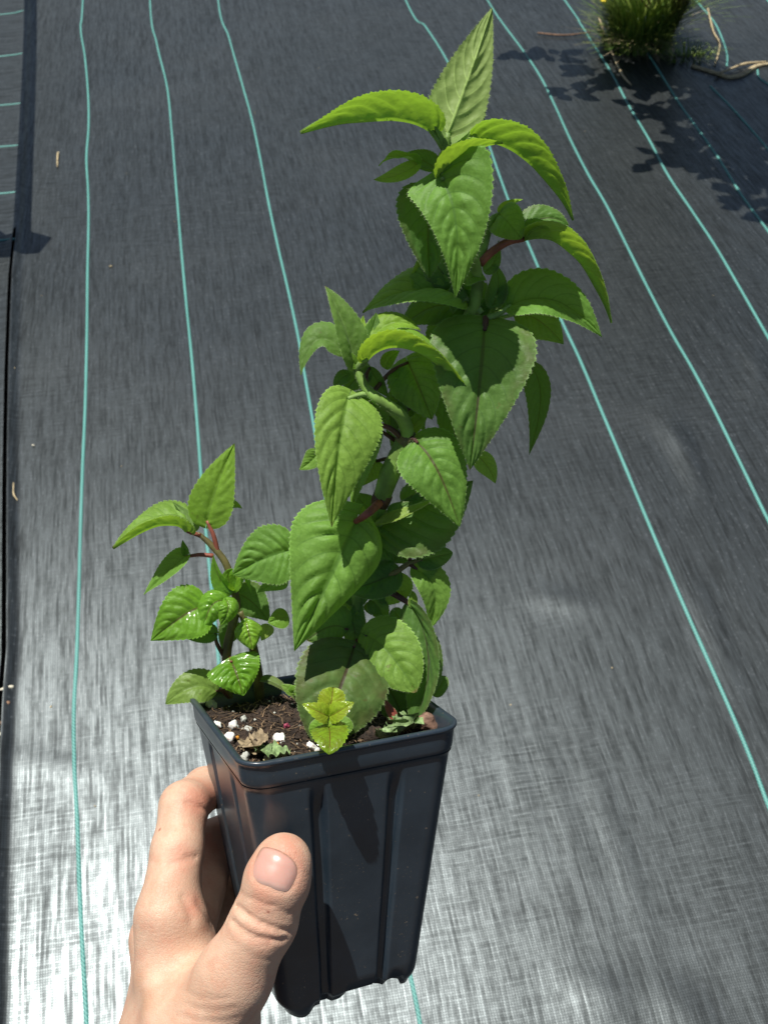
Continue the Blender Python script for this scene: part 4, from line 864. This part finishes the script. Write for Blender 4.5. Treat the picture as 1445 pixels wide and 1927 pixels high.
leaf(short, (440, 1112), (430, 1086), (440, 1070), 16, roll=0, fold=25, mat='wet', dz=(-2.4, -2.3, -2.2), cord=.04, quilt=.8)
leaf(short, (550, 1035), (498, 1050), (438, 1082), 58, roll=4, fold=12, mat='green', dz=(-1.4, -1.3, -1.5), cord=.08, wide=.40, teeth=16, label='sunlit leaf half hidden behind the very large bright leaf', pet=[(560, 1060, -1.8), (556, 1045, -1.6)], pr=.0009)
leaf(short, (540, 1100), (512, 1100), (484, 1116), 18, roll=30, fold=20, mat='green', dz=(-2.2, -2.2, -2.3), cord=.04)
leaf(short, (450, 1118), (478, 1136), (508, 1170), 36, roll=-10, fold=12, mat='dark', dz=(-2.9, -3, -3), cord=.10)
leaf(short, (463, 1168), (468, 1190), (476, 1223), 33, roll=0, fold=-6, mat='wet', dz=(-2.4, -2.0, -1.9), cord=.14, wide=.36, quilt=2.6, droop=.5, acum=.75, label='puckered wet leaf above the glossy heart shaped leaf')
leaf(short, (436, 1246), (446, 1270), (458, 1309), 52, roll=-2, fold=4, mat='wet', dz=(-2.0, -1.4, -1.2), cord=.26, wide=.22, quilt=2.2, acum=.85, pet=[(432, 1262, -3), (434, 1240, -2.4)], pcol='red', pr=.0010, label='glossy heart shaped leaf with bright wet glints by the left rim')
leaf(short, (406, 1300), (364, 1292), (312, 1325), 34, roll=16, fold=14, mat='pale', dz=(-2.4, -2.0, -1.8), cord=.05, wide=.42, pet=[(437, 1320, -3.2), (420, 1300, -2.8)], pcol='brown', pr=.0010, acum=.85, label='pale yellowish leaf spreading over the left corner of the rim')
leaf(short, (540, 1160), (522, 1166), (504, 1172), 20, roll=0, fold=14, mat='young', dz=(-2, -2, -2), cord=.1)
leaf(short, (506, 1176), (500, 1190), (492, 1206), 14, roll=0, fold=14, mat='pale', dz=(-2.8, -2.8, -2.8), cord=.05)
leaf(short, (446, 1172), (430, 1192), (420, 1226), 24, roll=0, fold=14, mat='dark', dz=(-3.2, -3.3, -3.3), cord=.08)

# ---- seedlings
sd = soil_pt(625, 1392)
seed = empty('seedling', sd, 'tiny yellow green seedling with reddish leaves at the front rim', 'seedling')
stem(seed, [(626, 1396, 2.0), (622, 1372, 3.2), (618, 1345, 4.2)], [.0011, .0010, .0007], M_pet_green)
leaf(seed, (619, 1346), (624, 1318), (627, 1293), 22, roll=0, fold=16, tooth=1.8, mat='seed', dz=(4.2, 4, 3.8), cord=.05, wide=.5, acum=.55, teeth=9, label='upper leaf of the star of yellow green leaves')
leaf(seed, (617, 1348), (597, 1338), (568, 1324), 17, roll=20, fold=22, tooth=1.8, mat='seed', dz=(4.6, 4.9, 4.8), cord=.02, teeth=8)
leaf(seed, (621, 1348), (642, 1336), (667, 1321), 17, roll=-20, fold=22, tooth=1.8, mat='seed', dz=(4.6, 4.9, 4.8), cord=.02, teeth=8)
leaf(seed, (619, 1342), (618, 1356), (619, 1368), 16, roll=0, fold=22, mat='seed', dz=(4.2, 4.6, 4.8), cord=.05, teeth=8)
leaf(seed, (618, 1364), (621, 1388), (619, 1420), 30, roll=0, fold=14, tooth=1.6, mat='seed', dz=(4.4, 5.9, 6.6), cord=.14, wide=.36, teeth=10, quilt=1.6, acum=.85, label='lower leaf hanging over the front rim')
leaf(seed, (612, 1372), (600, 1370), (584, 1380), 17, roll=0, fold=8, mat='young', dz=(2.6, 2.7, 2.7), cord=.05, acum=.6, teeth=0)
leaf(seed, (630, 1368), (645, 1366), (663, 1374), 18, roll=0, fold=8, mat='green', dz=(2.2, 2.2, 2.2), cord=.05, acum=.6, teeth=0)
s2 = soil_pt(556, 1318); sprout = empty('seedling', s2, 'small two leaved sprout in shade against the back wall of the pot', 'seedling')
stem(sprout, [(560, 1322, -2.4), (556, 1312, -2.2), (552, 1303, -2)], [.0007, .0006, .0005], M_pet_green)
leaf(sprout, (552, 1304), (543, 1296), (528, 1288), 10, roll=0, fold=12, mat='green', dz=(-2, -2, -2), teeth=6)
leaf(sprout, (552, 1304), (556, 1300), (570, 1308), 11, roll=0, fold=12, mat='young', dz=(-2, -1.8, -1.6), teeth=6)
leaf(short, (490, 1280), (520, 1288), (557, 1318), 15, roll=-50, fold=30, mat='old', dz=(-3.0, -2.8, -2.6), cord=0, quilt=.3, teeth=0, label='thin curled leaf drooping onto the soil behind the brown stem')

# ================================================================ HAND
def pv(px, py, d): return np.array(P(px, py, d))
HS = {}
def cone(a, b, ra, rb): return (np.array(a), np.array(b), ra, rb)
thumb = [cone(pv(372, 1962, .431), pv(440, 1838, .4215), .0192, .0144), cone(pv(440, 1838, .4215), pv(497, 1733, .4180), .0142, .0120), cone(pv(497, 1733, .4180), pv(522, 1655, .4165), .0119, .0115), cone(pv(522, 1655, .4165), pv(533, 1622, .4175), .0119, .0108)]
index = [cone(pv(318, 1720, .452), pv(334, 1600, .464), .0125, .0108), cone(pv(334, 1600, .464), pv(347, 1517, .477), .0106, .0103), cone(pv(347, 1517, .477), pv(387, 1484, .500), .0103, .0094), cone(pv(387, 1484, .500), pv(432, 1474, .5155), .0094, .0088), cone(pv(432, 1474, .5155), pv(500, 1482, .522), .0088, .0075)]
middle = [cone(pv(305, 1765, .476), pv(372, 1592, .508), .0125, .0105), cone(pv(372, 1592, .508), pv(440, 1562, .524), .0102, .009), cone(pv(440, 1562, .524), pv(520, 1565, .528), .009, .0075)]
ring_ = [cone(pv(310, 1815, .498), pv(398, 1690, .520), .0120, .0098), cone(pv(398, 1690, .520), pv(458, 1668, .530), .0097, .0086), cone(pv(458, 1668, .530), pv(530, 1670, .531), .0086, .0073)]
pinky = [cone(pv(325, 1872, .510), pv(425, 1790, .523), .0108, .0085), cone(pv(425, 1790, .523), pv(478, 1790, .530), .0085, .0075), cone(pv(478, 1790, .530), pv(525, 1812, .531), .0075, .0063)]
wr = pv(345, 2040, .448)
flesh = [cone(pv(352, 1760, .470), pv(395, 1640, .505), .0115, .0095), cone(pv(350, 1820, .485), pv(410, 1740, .515), .0115, .0095)]
palm = [cone(pv(335, 2020, .444), pv(322, 1735, .452), .0185, .0135), cone(pv(322, 2020, .452), pv(308, 1770, .474), .0185, .013), cone(pv(318, 2030, .466), pv(312, 1820, .496), .0175, .0125), cone(pv(325, 2040, .476), pv(325, 1870, .508), .016, .011),
        cone(pv(395, 1930, .440), pv(352, 1780, .455), .015, .010), cone(pv(350, 2040, .448), pv(385, 1935, .436), .022, .0185)]
fore = [cone(pv(352, 2030, .450), pv(345, 2330, .455), .0245, .028), cone(pv(330, 2030, .466), pv(325, 2330, .474), .0225, .027)]
allp = thumb+index+middle+ring_+pinky+palm+fore
pts_all = np.array([c[0] for c in allp]+[c[1] for c in allp])
VX = .0011
# keep the grid just below the picture's lower edge (wrist continues out of frame)
lo = pts_all.min(0)-.034; hi = pts_all.max(0)+.034
nx, ny, nz = [int(math.ceil((hi[i]-lo[i])/VX)) for i in range(3)]
gx = (lo[0]+VX*np.arange(nx)).astype(np.float32); gy = (lo[1]+VX*np.arange(ny)).astype(np.float32); gz = (lo[2]+VX*np.arange(nz)).astype(np.float32)
def sd_cone(X, Y, Z, c):
    a, b, ra, rb = c; ba = b-a; l2 = float(ba@ba)
    px_, py_, pz_ = X-np.float32(a[0]), Y-np.float32(a[1]), Z-np.float32(a[2])
    t_ = np.clip((px_*np.float32(ba[0])+py_*np.float32(ba[1])+pz_*np.float32(ba[2]))/np.float32(l2), 0, 1)
    return np.sqrt((px_-t_*np.float32(ba[0]))**2+(py_-t_*np.float32(ba[1]))**2+(pz_-t_*np.float32(ba[2]))**2)-(np.float32(ra)+t_*np.float32(rb-ra))
def smin(a, b, k):
    h = np.clip(.5+.5*(b-a)/k, 0, 1)
    return b+(a-b)*h-k*h*(1-h)
def chain(X, Y, Z, cs, k):
    d = sd_cone(X, Y, Z, cs[0])
    for c in cs[1:]: d = smin(d, sd_cone(X, Y, Z, c), np.float32(k))
    return d
def sd_hand0(X, Y, Z):
    d = chain(X, Y, Z, palm, .014)
    d = smin(d, chain(X, Y, Z, fore, .02), np.float32(.02))
    fi = chain(X, Y, Z, index, .003)
    fi = np.minimum(fi, 1e3)
    o3 = smin(chain(X, Y, Z, middle, .003), smin(chain(X, Y, Z, ring_, .003), chain(X, Y, Z, pinky, .003), np.float32(.0015)), np.float32(.0015))
    fi = smin(fi, o3, np.float32(.0018))
    d = smin(d, chain(X, Y, Z, flesh, .008), np.float32(.004))
    d = smin(d, fi, np.float32(.007))
    return smin(d, chain(X, Y, Z, thumb, .005), np.float32(.011))
def trace(px, py, fn=sd_hand0):
    o = np.array([0, 0, CAMH]); e = np.array(P(px, py, 1))-o; e /= np.linalg.norm(e); s = .3
    for _ in range(90):
        q = o+e*s; d = float(fn(np.float32(q[0]), np.float32(q[1]), np.float32(q[2])))
        if d < 1e-5: break
        s += d*.8
        if s > .8: return None
    return o+e*s
# creases: (pixel polyline, groove radius, depth)
CR = [([(437, 1678), (450, 1708), (480, 1732), (520, 1748), (556, 1752)], .0011, .0011), ([(431, 1705), (440, 1735), (466, 1757), (500, 1768), (540, 1768)], .0011, .0010), ([(452, 1680), (480, 1692), (520, 1706), (545, 1722)], .0009, .0004),
      ([(430, 1722), (450, 1755), (480, 1772), (505, 1778)], .0009, .0005), ([(460, 1790), (480, 1800), (510, 1805)], .0009, .0003), ([(425, 1740), (445, 1775), (470, 1792)], .0009, .0003),
      ([(350, 1614), (368, 1612), (386, 1604)], .0010, .0007), ([(318, 1629), (345, 1619), (366, 1616)], .0012, .0004), ([(352, 1510), (372, 1518), (394, 1528)], .0012, .0007), ([(345, 1690), (356, 1712), (362, 1734)], .0018, .0006), ([(372, 1700), (388, 1722), (402, 1745)], .0014, .0005),
      ([(340, 1862), (380, 1880), (430, 1880)], .0010, .00025), ([(345, 1890), (390, 1903), (440, 1898)], .0010, .00028), ([(330, 1908), (380, 1922), (450, 1915)], .0010, .00025), ([(310, 1500), (325, 1496), (340, 1490)], .0009, .0002)]
CRW = []
for pl, rr, dp in CR:
    w3 = [trace(*p) for p in pl]; w3 = [w for w in w3 if w is not None]
    for a, b in zip(w3[:-1], w3[1:]): CRW.append((a, b, rr, dp*1.35))
NAILC = [(491, 1597), (525, 1600), (558, 1626), (562, 1645), (541, 1679), (510, 1671), (479, 1655), (477, 1625)]
nail_px = [(493, 1594), (510, 1594), (530, 1601), (549, 1614), (559, 1628), (560, 1644), (552, 1664), (541, 1678), (524, 1677), (508, 1670), (490, 1663), (478, 1652), (476, 1636), (481, 1614)]
nw = [trace(*p) for p in nail_px]
for a, b in zip(nw, nw[1:]+nw[:1]): CRW.append((a, b, .0010, .0009))
X, Y, Z = gx[:, None, None], gy[None, :, None], gz[None, None, :]
SD = sd_hand0(X, Y, Z).astype(np.float32)
# slight lumps: knuckles, tendons, veins (small offsets along the surface)
def lump(a, r, amt):
    a = np.array(a, dtype=np.float32)
    i0 = [max(0, int((a[i]-3*r-lo[i])/VX)) for i in range(3)]; i1 = [min(s, int((a[i]+3*r-lo[i])/VX)+2) for i, s in enumerate((nx, ny, nz))]
    sl_ = tuple(slice(i0[i], i1[i]) for i in range(3))
    q = (gx[sl_[0]][:, None, None]-a[0])**2+(gy[sl_[1]][None, :, None]-a[1])**2+(gz[sl_[2]][None, None, :]-a[2])**2
    SD[sl_] -= amt*np.exp(-q/np.float32(r*r))
for (a, b, r, amt) in ((330, 1500, .008, .0004), (290, 1700, .009, .0012), (262, 1790, .008, .0010), (455, 1800, .010, .0010), (285, 1860, .006, .0018), (280, 1905, .006, .0014), (258, 1845, .006, .0010), (350, 1790, .012, -.0012), (395, 1870, .010, -.0006), (322, 1880, .008, -.0010), (300, 1650, .006, .0007), (352, 1650, .007, .0006), (378, 1735, .006, .0008)):
    q = trace(a, b)
    if q is not None: lump(q, r, amt)
for a, b, rr, dp in CRW:
    mn = np.minimum(a, b)-.004; mx_ = np.maximum(a, b)+.004
    i0 = [max(0, int((mn[i]-lo[i])/VX)) for i in range(3)]; i1 = [min(s, int((mx_[i]-lo[i])/VX)+2) for i, s in enumerate((nx, ny, nz))]
    sl_ = tuple(slice(i0[i], i1[i]) for i in range(3))
    d = sd_cone(gx[sl_[0]][:, None, None], gy[sl_[1]][None, :, None], gz[sl_[2]][None, None, :], (a, b, 0., 0.))
    SD[sl_] = np.maximum(SD[sl_], -1e3+0*d) if False else np.where(True, SD[sl_]+0, SD[sl_])
    CRX = dp*np.exp(-(d/np.float32(rr))**2)
    cur = globals().setdefault('GRV', np.zeros_like(SD))
    cur[sl_] = np.maximum(cur[sl_], CRX)
SD += GRV
def surface_nets(f, lo, h):
    s = f < 0
    n = [k-1 for k in f.shape]
    cn = {}
    cnt = np.zeros(n, np.int8)
    for i in (0, 1):
        for j in (0, 1):
            for k in (0, 1):
                cnt += s[i:i+n[0], j:j+n[1], k:k+n[2]]
    act = (cnt > 0) & (cnt < 8)
    idx = -np.ones(n, np.int64); ci = np.argwhere(act); idx[act] = np.arange(len(ci))
    acc = np.zeros((len(ci), 3)); wt = np.zeros(len(ci))
    cor = [(i, j, k) for i in (0, 1) for j in (0, 1) for k in (0, 1)]
    val = {c: f[ci[:, 0]+c[0], ci[:, 1]+c[1], ci[:, 2]+c[2]] for c in cor}
    for a in cor:
        for ax_ in range(3):
            if a[ax_] == 0:
                b = list(a); b[ax_] = 1; b = tuple(b)
                fa, fb = val[a], val[b]; m = (fa < 0) != (fb < 0)
                t_ = np.where(m, fa/np.where(fa-fb == 0, 1, fa-fb), 0)
                p = np.tile(np.array(a, float), (len(ci), 1)); p[:, ax_] += t_
                acc[m] += p[m]; wt[m] += 1
    V = lo+h*(ci+acc/wt[:, None])
    quads = []
    for ax_ in range(3):
        o1, o2 = (ax_+1) % 3, (ax_+2) % 3
        sa = [slice(0, k) for k in f.shape]; sb_ = [slice(0, k) for k in f.shape]
        sa[ax_] = slice(0, f.shape[ax_]-1); sb_[ax_] = slice(1, f.shape[ax_])
        d = s[tuple(sa)] != s[tuple(sb_)]
        e = np.argwhere(d); e = e[(e[:, o1] > 0) & (e[:, o2] > 0) & (e[:, o1] < f.shape[o1]-1) & (e[:, o2] < f.shape[o2]-1)]
        ins = s[e[:, 0], e[:, 1], e[:, 2]]
        def c(d1, d2):
            q = e.copy(); q[:, o1] += d1; q[:, o2] += d2
            return idx[q[:, 0], q[:, 1], q[:, 2]]
        Q = np.stack([c(-1, -1), c(0, -1), c(0, 0), c(-1, 0)], 1)
        Q[~ins] = Q[~ins][:, ::-1]
        quads.append(Q)
    return V, np.concatenate(quads)
HV, HQ = surface_nets(SD, lo, VX)

t = NT('skin'); o_ = t.n('TexCoord').outputs['Object']
HB = Vector(wr)
n1 = t.noise(o_, 60, 4, .6); n2 = t.noise(o_, 350, 4, .65); vor = t.sstep(t.n('TexVoronoi', {'Vector': t.n('VectorMath', {0: o_, 1: t.n('VectorMath', {0: t.noise(o_, 500, 2, .5, 1), 'Scale': .0012}, operation='SCALE').outputs[0]}, operation='ADD').outputs[0], 'Scale': 780}, feature='DISTANCE_TO_EDGE').outputs[0], .0, .16)
wl = t.noise(t.n('Mapping', {'Vector': o_, 'Scale': (320, 900, 900)}).outputs[0], 1, 3, .6)
c = t.mix(t.sstep(n1, .3, .7), (.565, .36, .25), (.64, .43, .305))
c = t.mix(t.sstep(t.noise(o_, 130, 4, .65), .42, .70, 0, .6), c, (.56, .285, .19))
c = t.mix(t.sstep(t.noise(o_, 1300, 2), .62, .74, 0, .35), c, (.48, .28, .18))
c = t.mix(t.sstep(n2, .4, .75, 0, .35), c, (.54, .32, .21))
def redspot(c, px, py, r, colr, amt):
    q = trace(px, py)
    if q is None: return c
    l = Vector(q)-HB
    d = t.n('VectorMath', {0: o_, 1: tuple(l)}, operation='DISTANCE').outputs['Value']
    d = t.math('ADD', d, t.math('MULTIPLY', t.math('SUBTRACT', n2, .5), r*.8))
    return t.mix(t.sstep(d, r, r*.15, 0, amt), c, colr)
RED = (.53, .19, .125)
for (a, b, r, am) in ((345, 1612, .009, .45), (375, 1505, .012, .6), (365, 1700, .008, .45), (500, 1690, .010, .35), (550, 1640, .012, .40), (475, 1630, .008, .4), (530, 1590, .012, .5), (500, 1760, .010, .25), (400, 1500, .012, .6)):
    c = redspot(c, a, b, r, RED, am)
for (a, b, r, am) in ((283, 1888, .009, .5), (265, 1840, .007, .35), (360, 1860, .02, .18)): c = redspot(c, a, b, r, (.42, .23, .13), am)
for (a, b, r, am) in ((301, 1561, .0012, .8), (505, 1716, .0009, .7), (463, 1630, .0010, .5), (345, 1848, .0009, .5)): c = redspot(c, a, b, r, (.30, .10, .06), am)
t.p(Base_Color=c, Roughness=t.math('MULTIPLY_ADD', n2, .25, .42), Subsurface_Weight=.14, Normal=t.bump(t.math('ADD', t.math('MULTIPLY', vor, .45), t.math('ADD', t.math('MULTIPLY', n2, .45), t.math('MULTIPLY', wl, .9))), .32, .0005))
t.b.inputs['Subsurface Radius'].default_value = (1.0, .35, .2); t.b.inputs['Subsurface Scale'].default_value = .004
t.b.inputs['Specular IOR Level'].default_value = .4
M_skin = t.m
hand = empty('hand', HB, 'bare left hand gripping the pot from the left with its thumb across the front', 'hand')
hm = mesh_obj('skin', (HV-np.array(HB)).tolist(), HQ.tolist(), M_skin, hand)
# thumbnail: a curved plate set on the thumb
def catmull_closed(pts, n):
    out = []; m = len(pts)
    for i in range(m):
        a, b, c, d = [np.array(pts[(i+k) % m], float) for k in (-1, 0, 1, 2)]
        for k in range(n):
            s = k/n; out.append(.5*((2*b)+(c-a)*s+(2*a-5*b+4*c-d)*s*s+(3*b-a-3*c+d)*s**3))
    return out
oc = catmull_closed(nail_px, 4); cen = np.mean(oc, 0); V, U, Fc = [], [], []
RN = 9; no = len(oc)
for r in range(RN+1):
    f = r/RN
    for q in oc:
        w = cen+(q-cen)*f*.97
        h = trace(*w); vw = np.array([0, 0, CAMH])-h; vw /= np.linalg.norm(vw)
        V.append(h+vw*(.00055-.0010*f**6)); U.append((f, (w[0]-cen[0])*.0027-(w[1]-cen[1])*.0096+.5))
for r in range(RN):
    for k in range(no): Fc.append((r*no+k, r*no+(k+1) % no, (r+1)*no+(k+1) % no, (r+1)*no+k))
t = NT('nail'); o_ = t.n('TexCoord').outputs['Object']
uvn = t.n('UVMap').outputs[0]; sp_ = t.n('SeparateXYZ', {0: uvn})
lun = t.sstep(sp_.outputs[1], .32, .16)          # pale moon at the nail's base
c = t.mix(t.noise(o_, 300, 3), (.52, .28, .22), (.58, .33, .27)); c = t.mix(t.math('MULTIPLY', lun, .6), c, (.68, .48, .40))
c = t.mix(t.math('MULTIPLY', t.math('MULTIPLY', t.sstep(sp_.outputs[0], .88, 1.0), t.sstep(sp_.outputs[1], .45, .75)), t.math('MULTIPLY_ADD', t.noise(o_, 700, 3), .9, .2)), c, (.22, .11, .06))
rid = t.noise(t.n('Mapping', {'Vector': o_, 'Scale': (1500, 200, 200)}).outputs[0], 1, 2)
t.p(Base_Color=c, Roughness=.30, Subsurface_Weight=.15, Normal=t.bump(rid, .1, .0003)); t.b.inputs['Subsurface Scale'].default_value = .003
nail = mesh_obj('thumbnail', [tuple(v-np.array(HB)) for v in V], Fc, t.m, hand, uvs=U)

# report pot-local joints when debugging
if False:
    for nm, cs in (('thumb', thumb), ('index', index), ('middle', middle), ('ring', ring_), ('pinky', pinky), ('palm', palm)):
        for c in cs:
            for q, r in ((c[0], c[2]), (c[1], c[3])):
                l = MWI @ Vector(q); a = a_of(min(0, l.z)); print(nm, [round(v*100, 2) for v in l], 'half', round(a*100, 2), 'r', r*100)
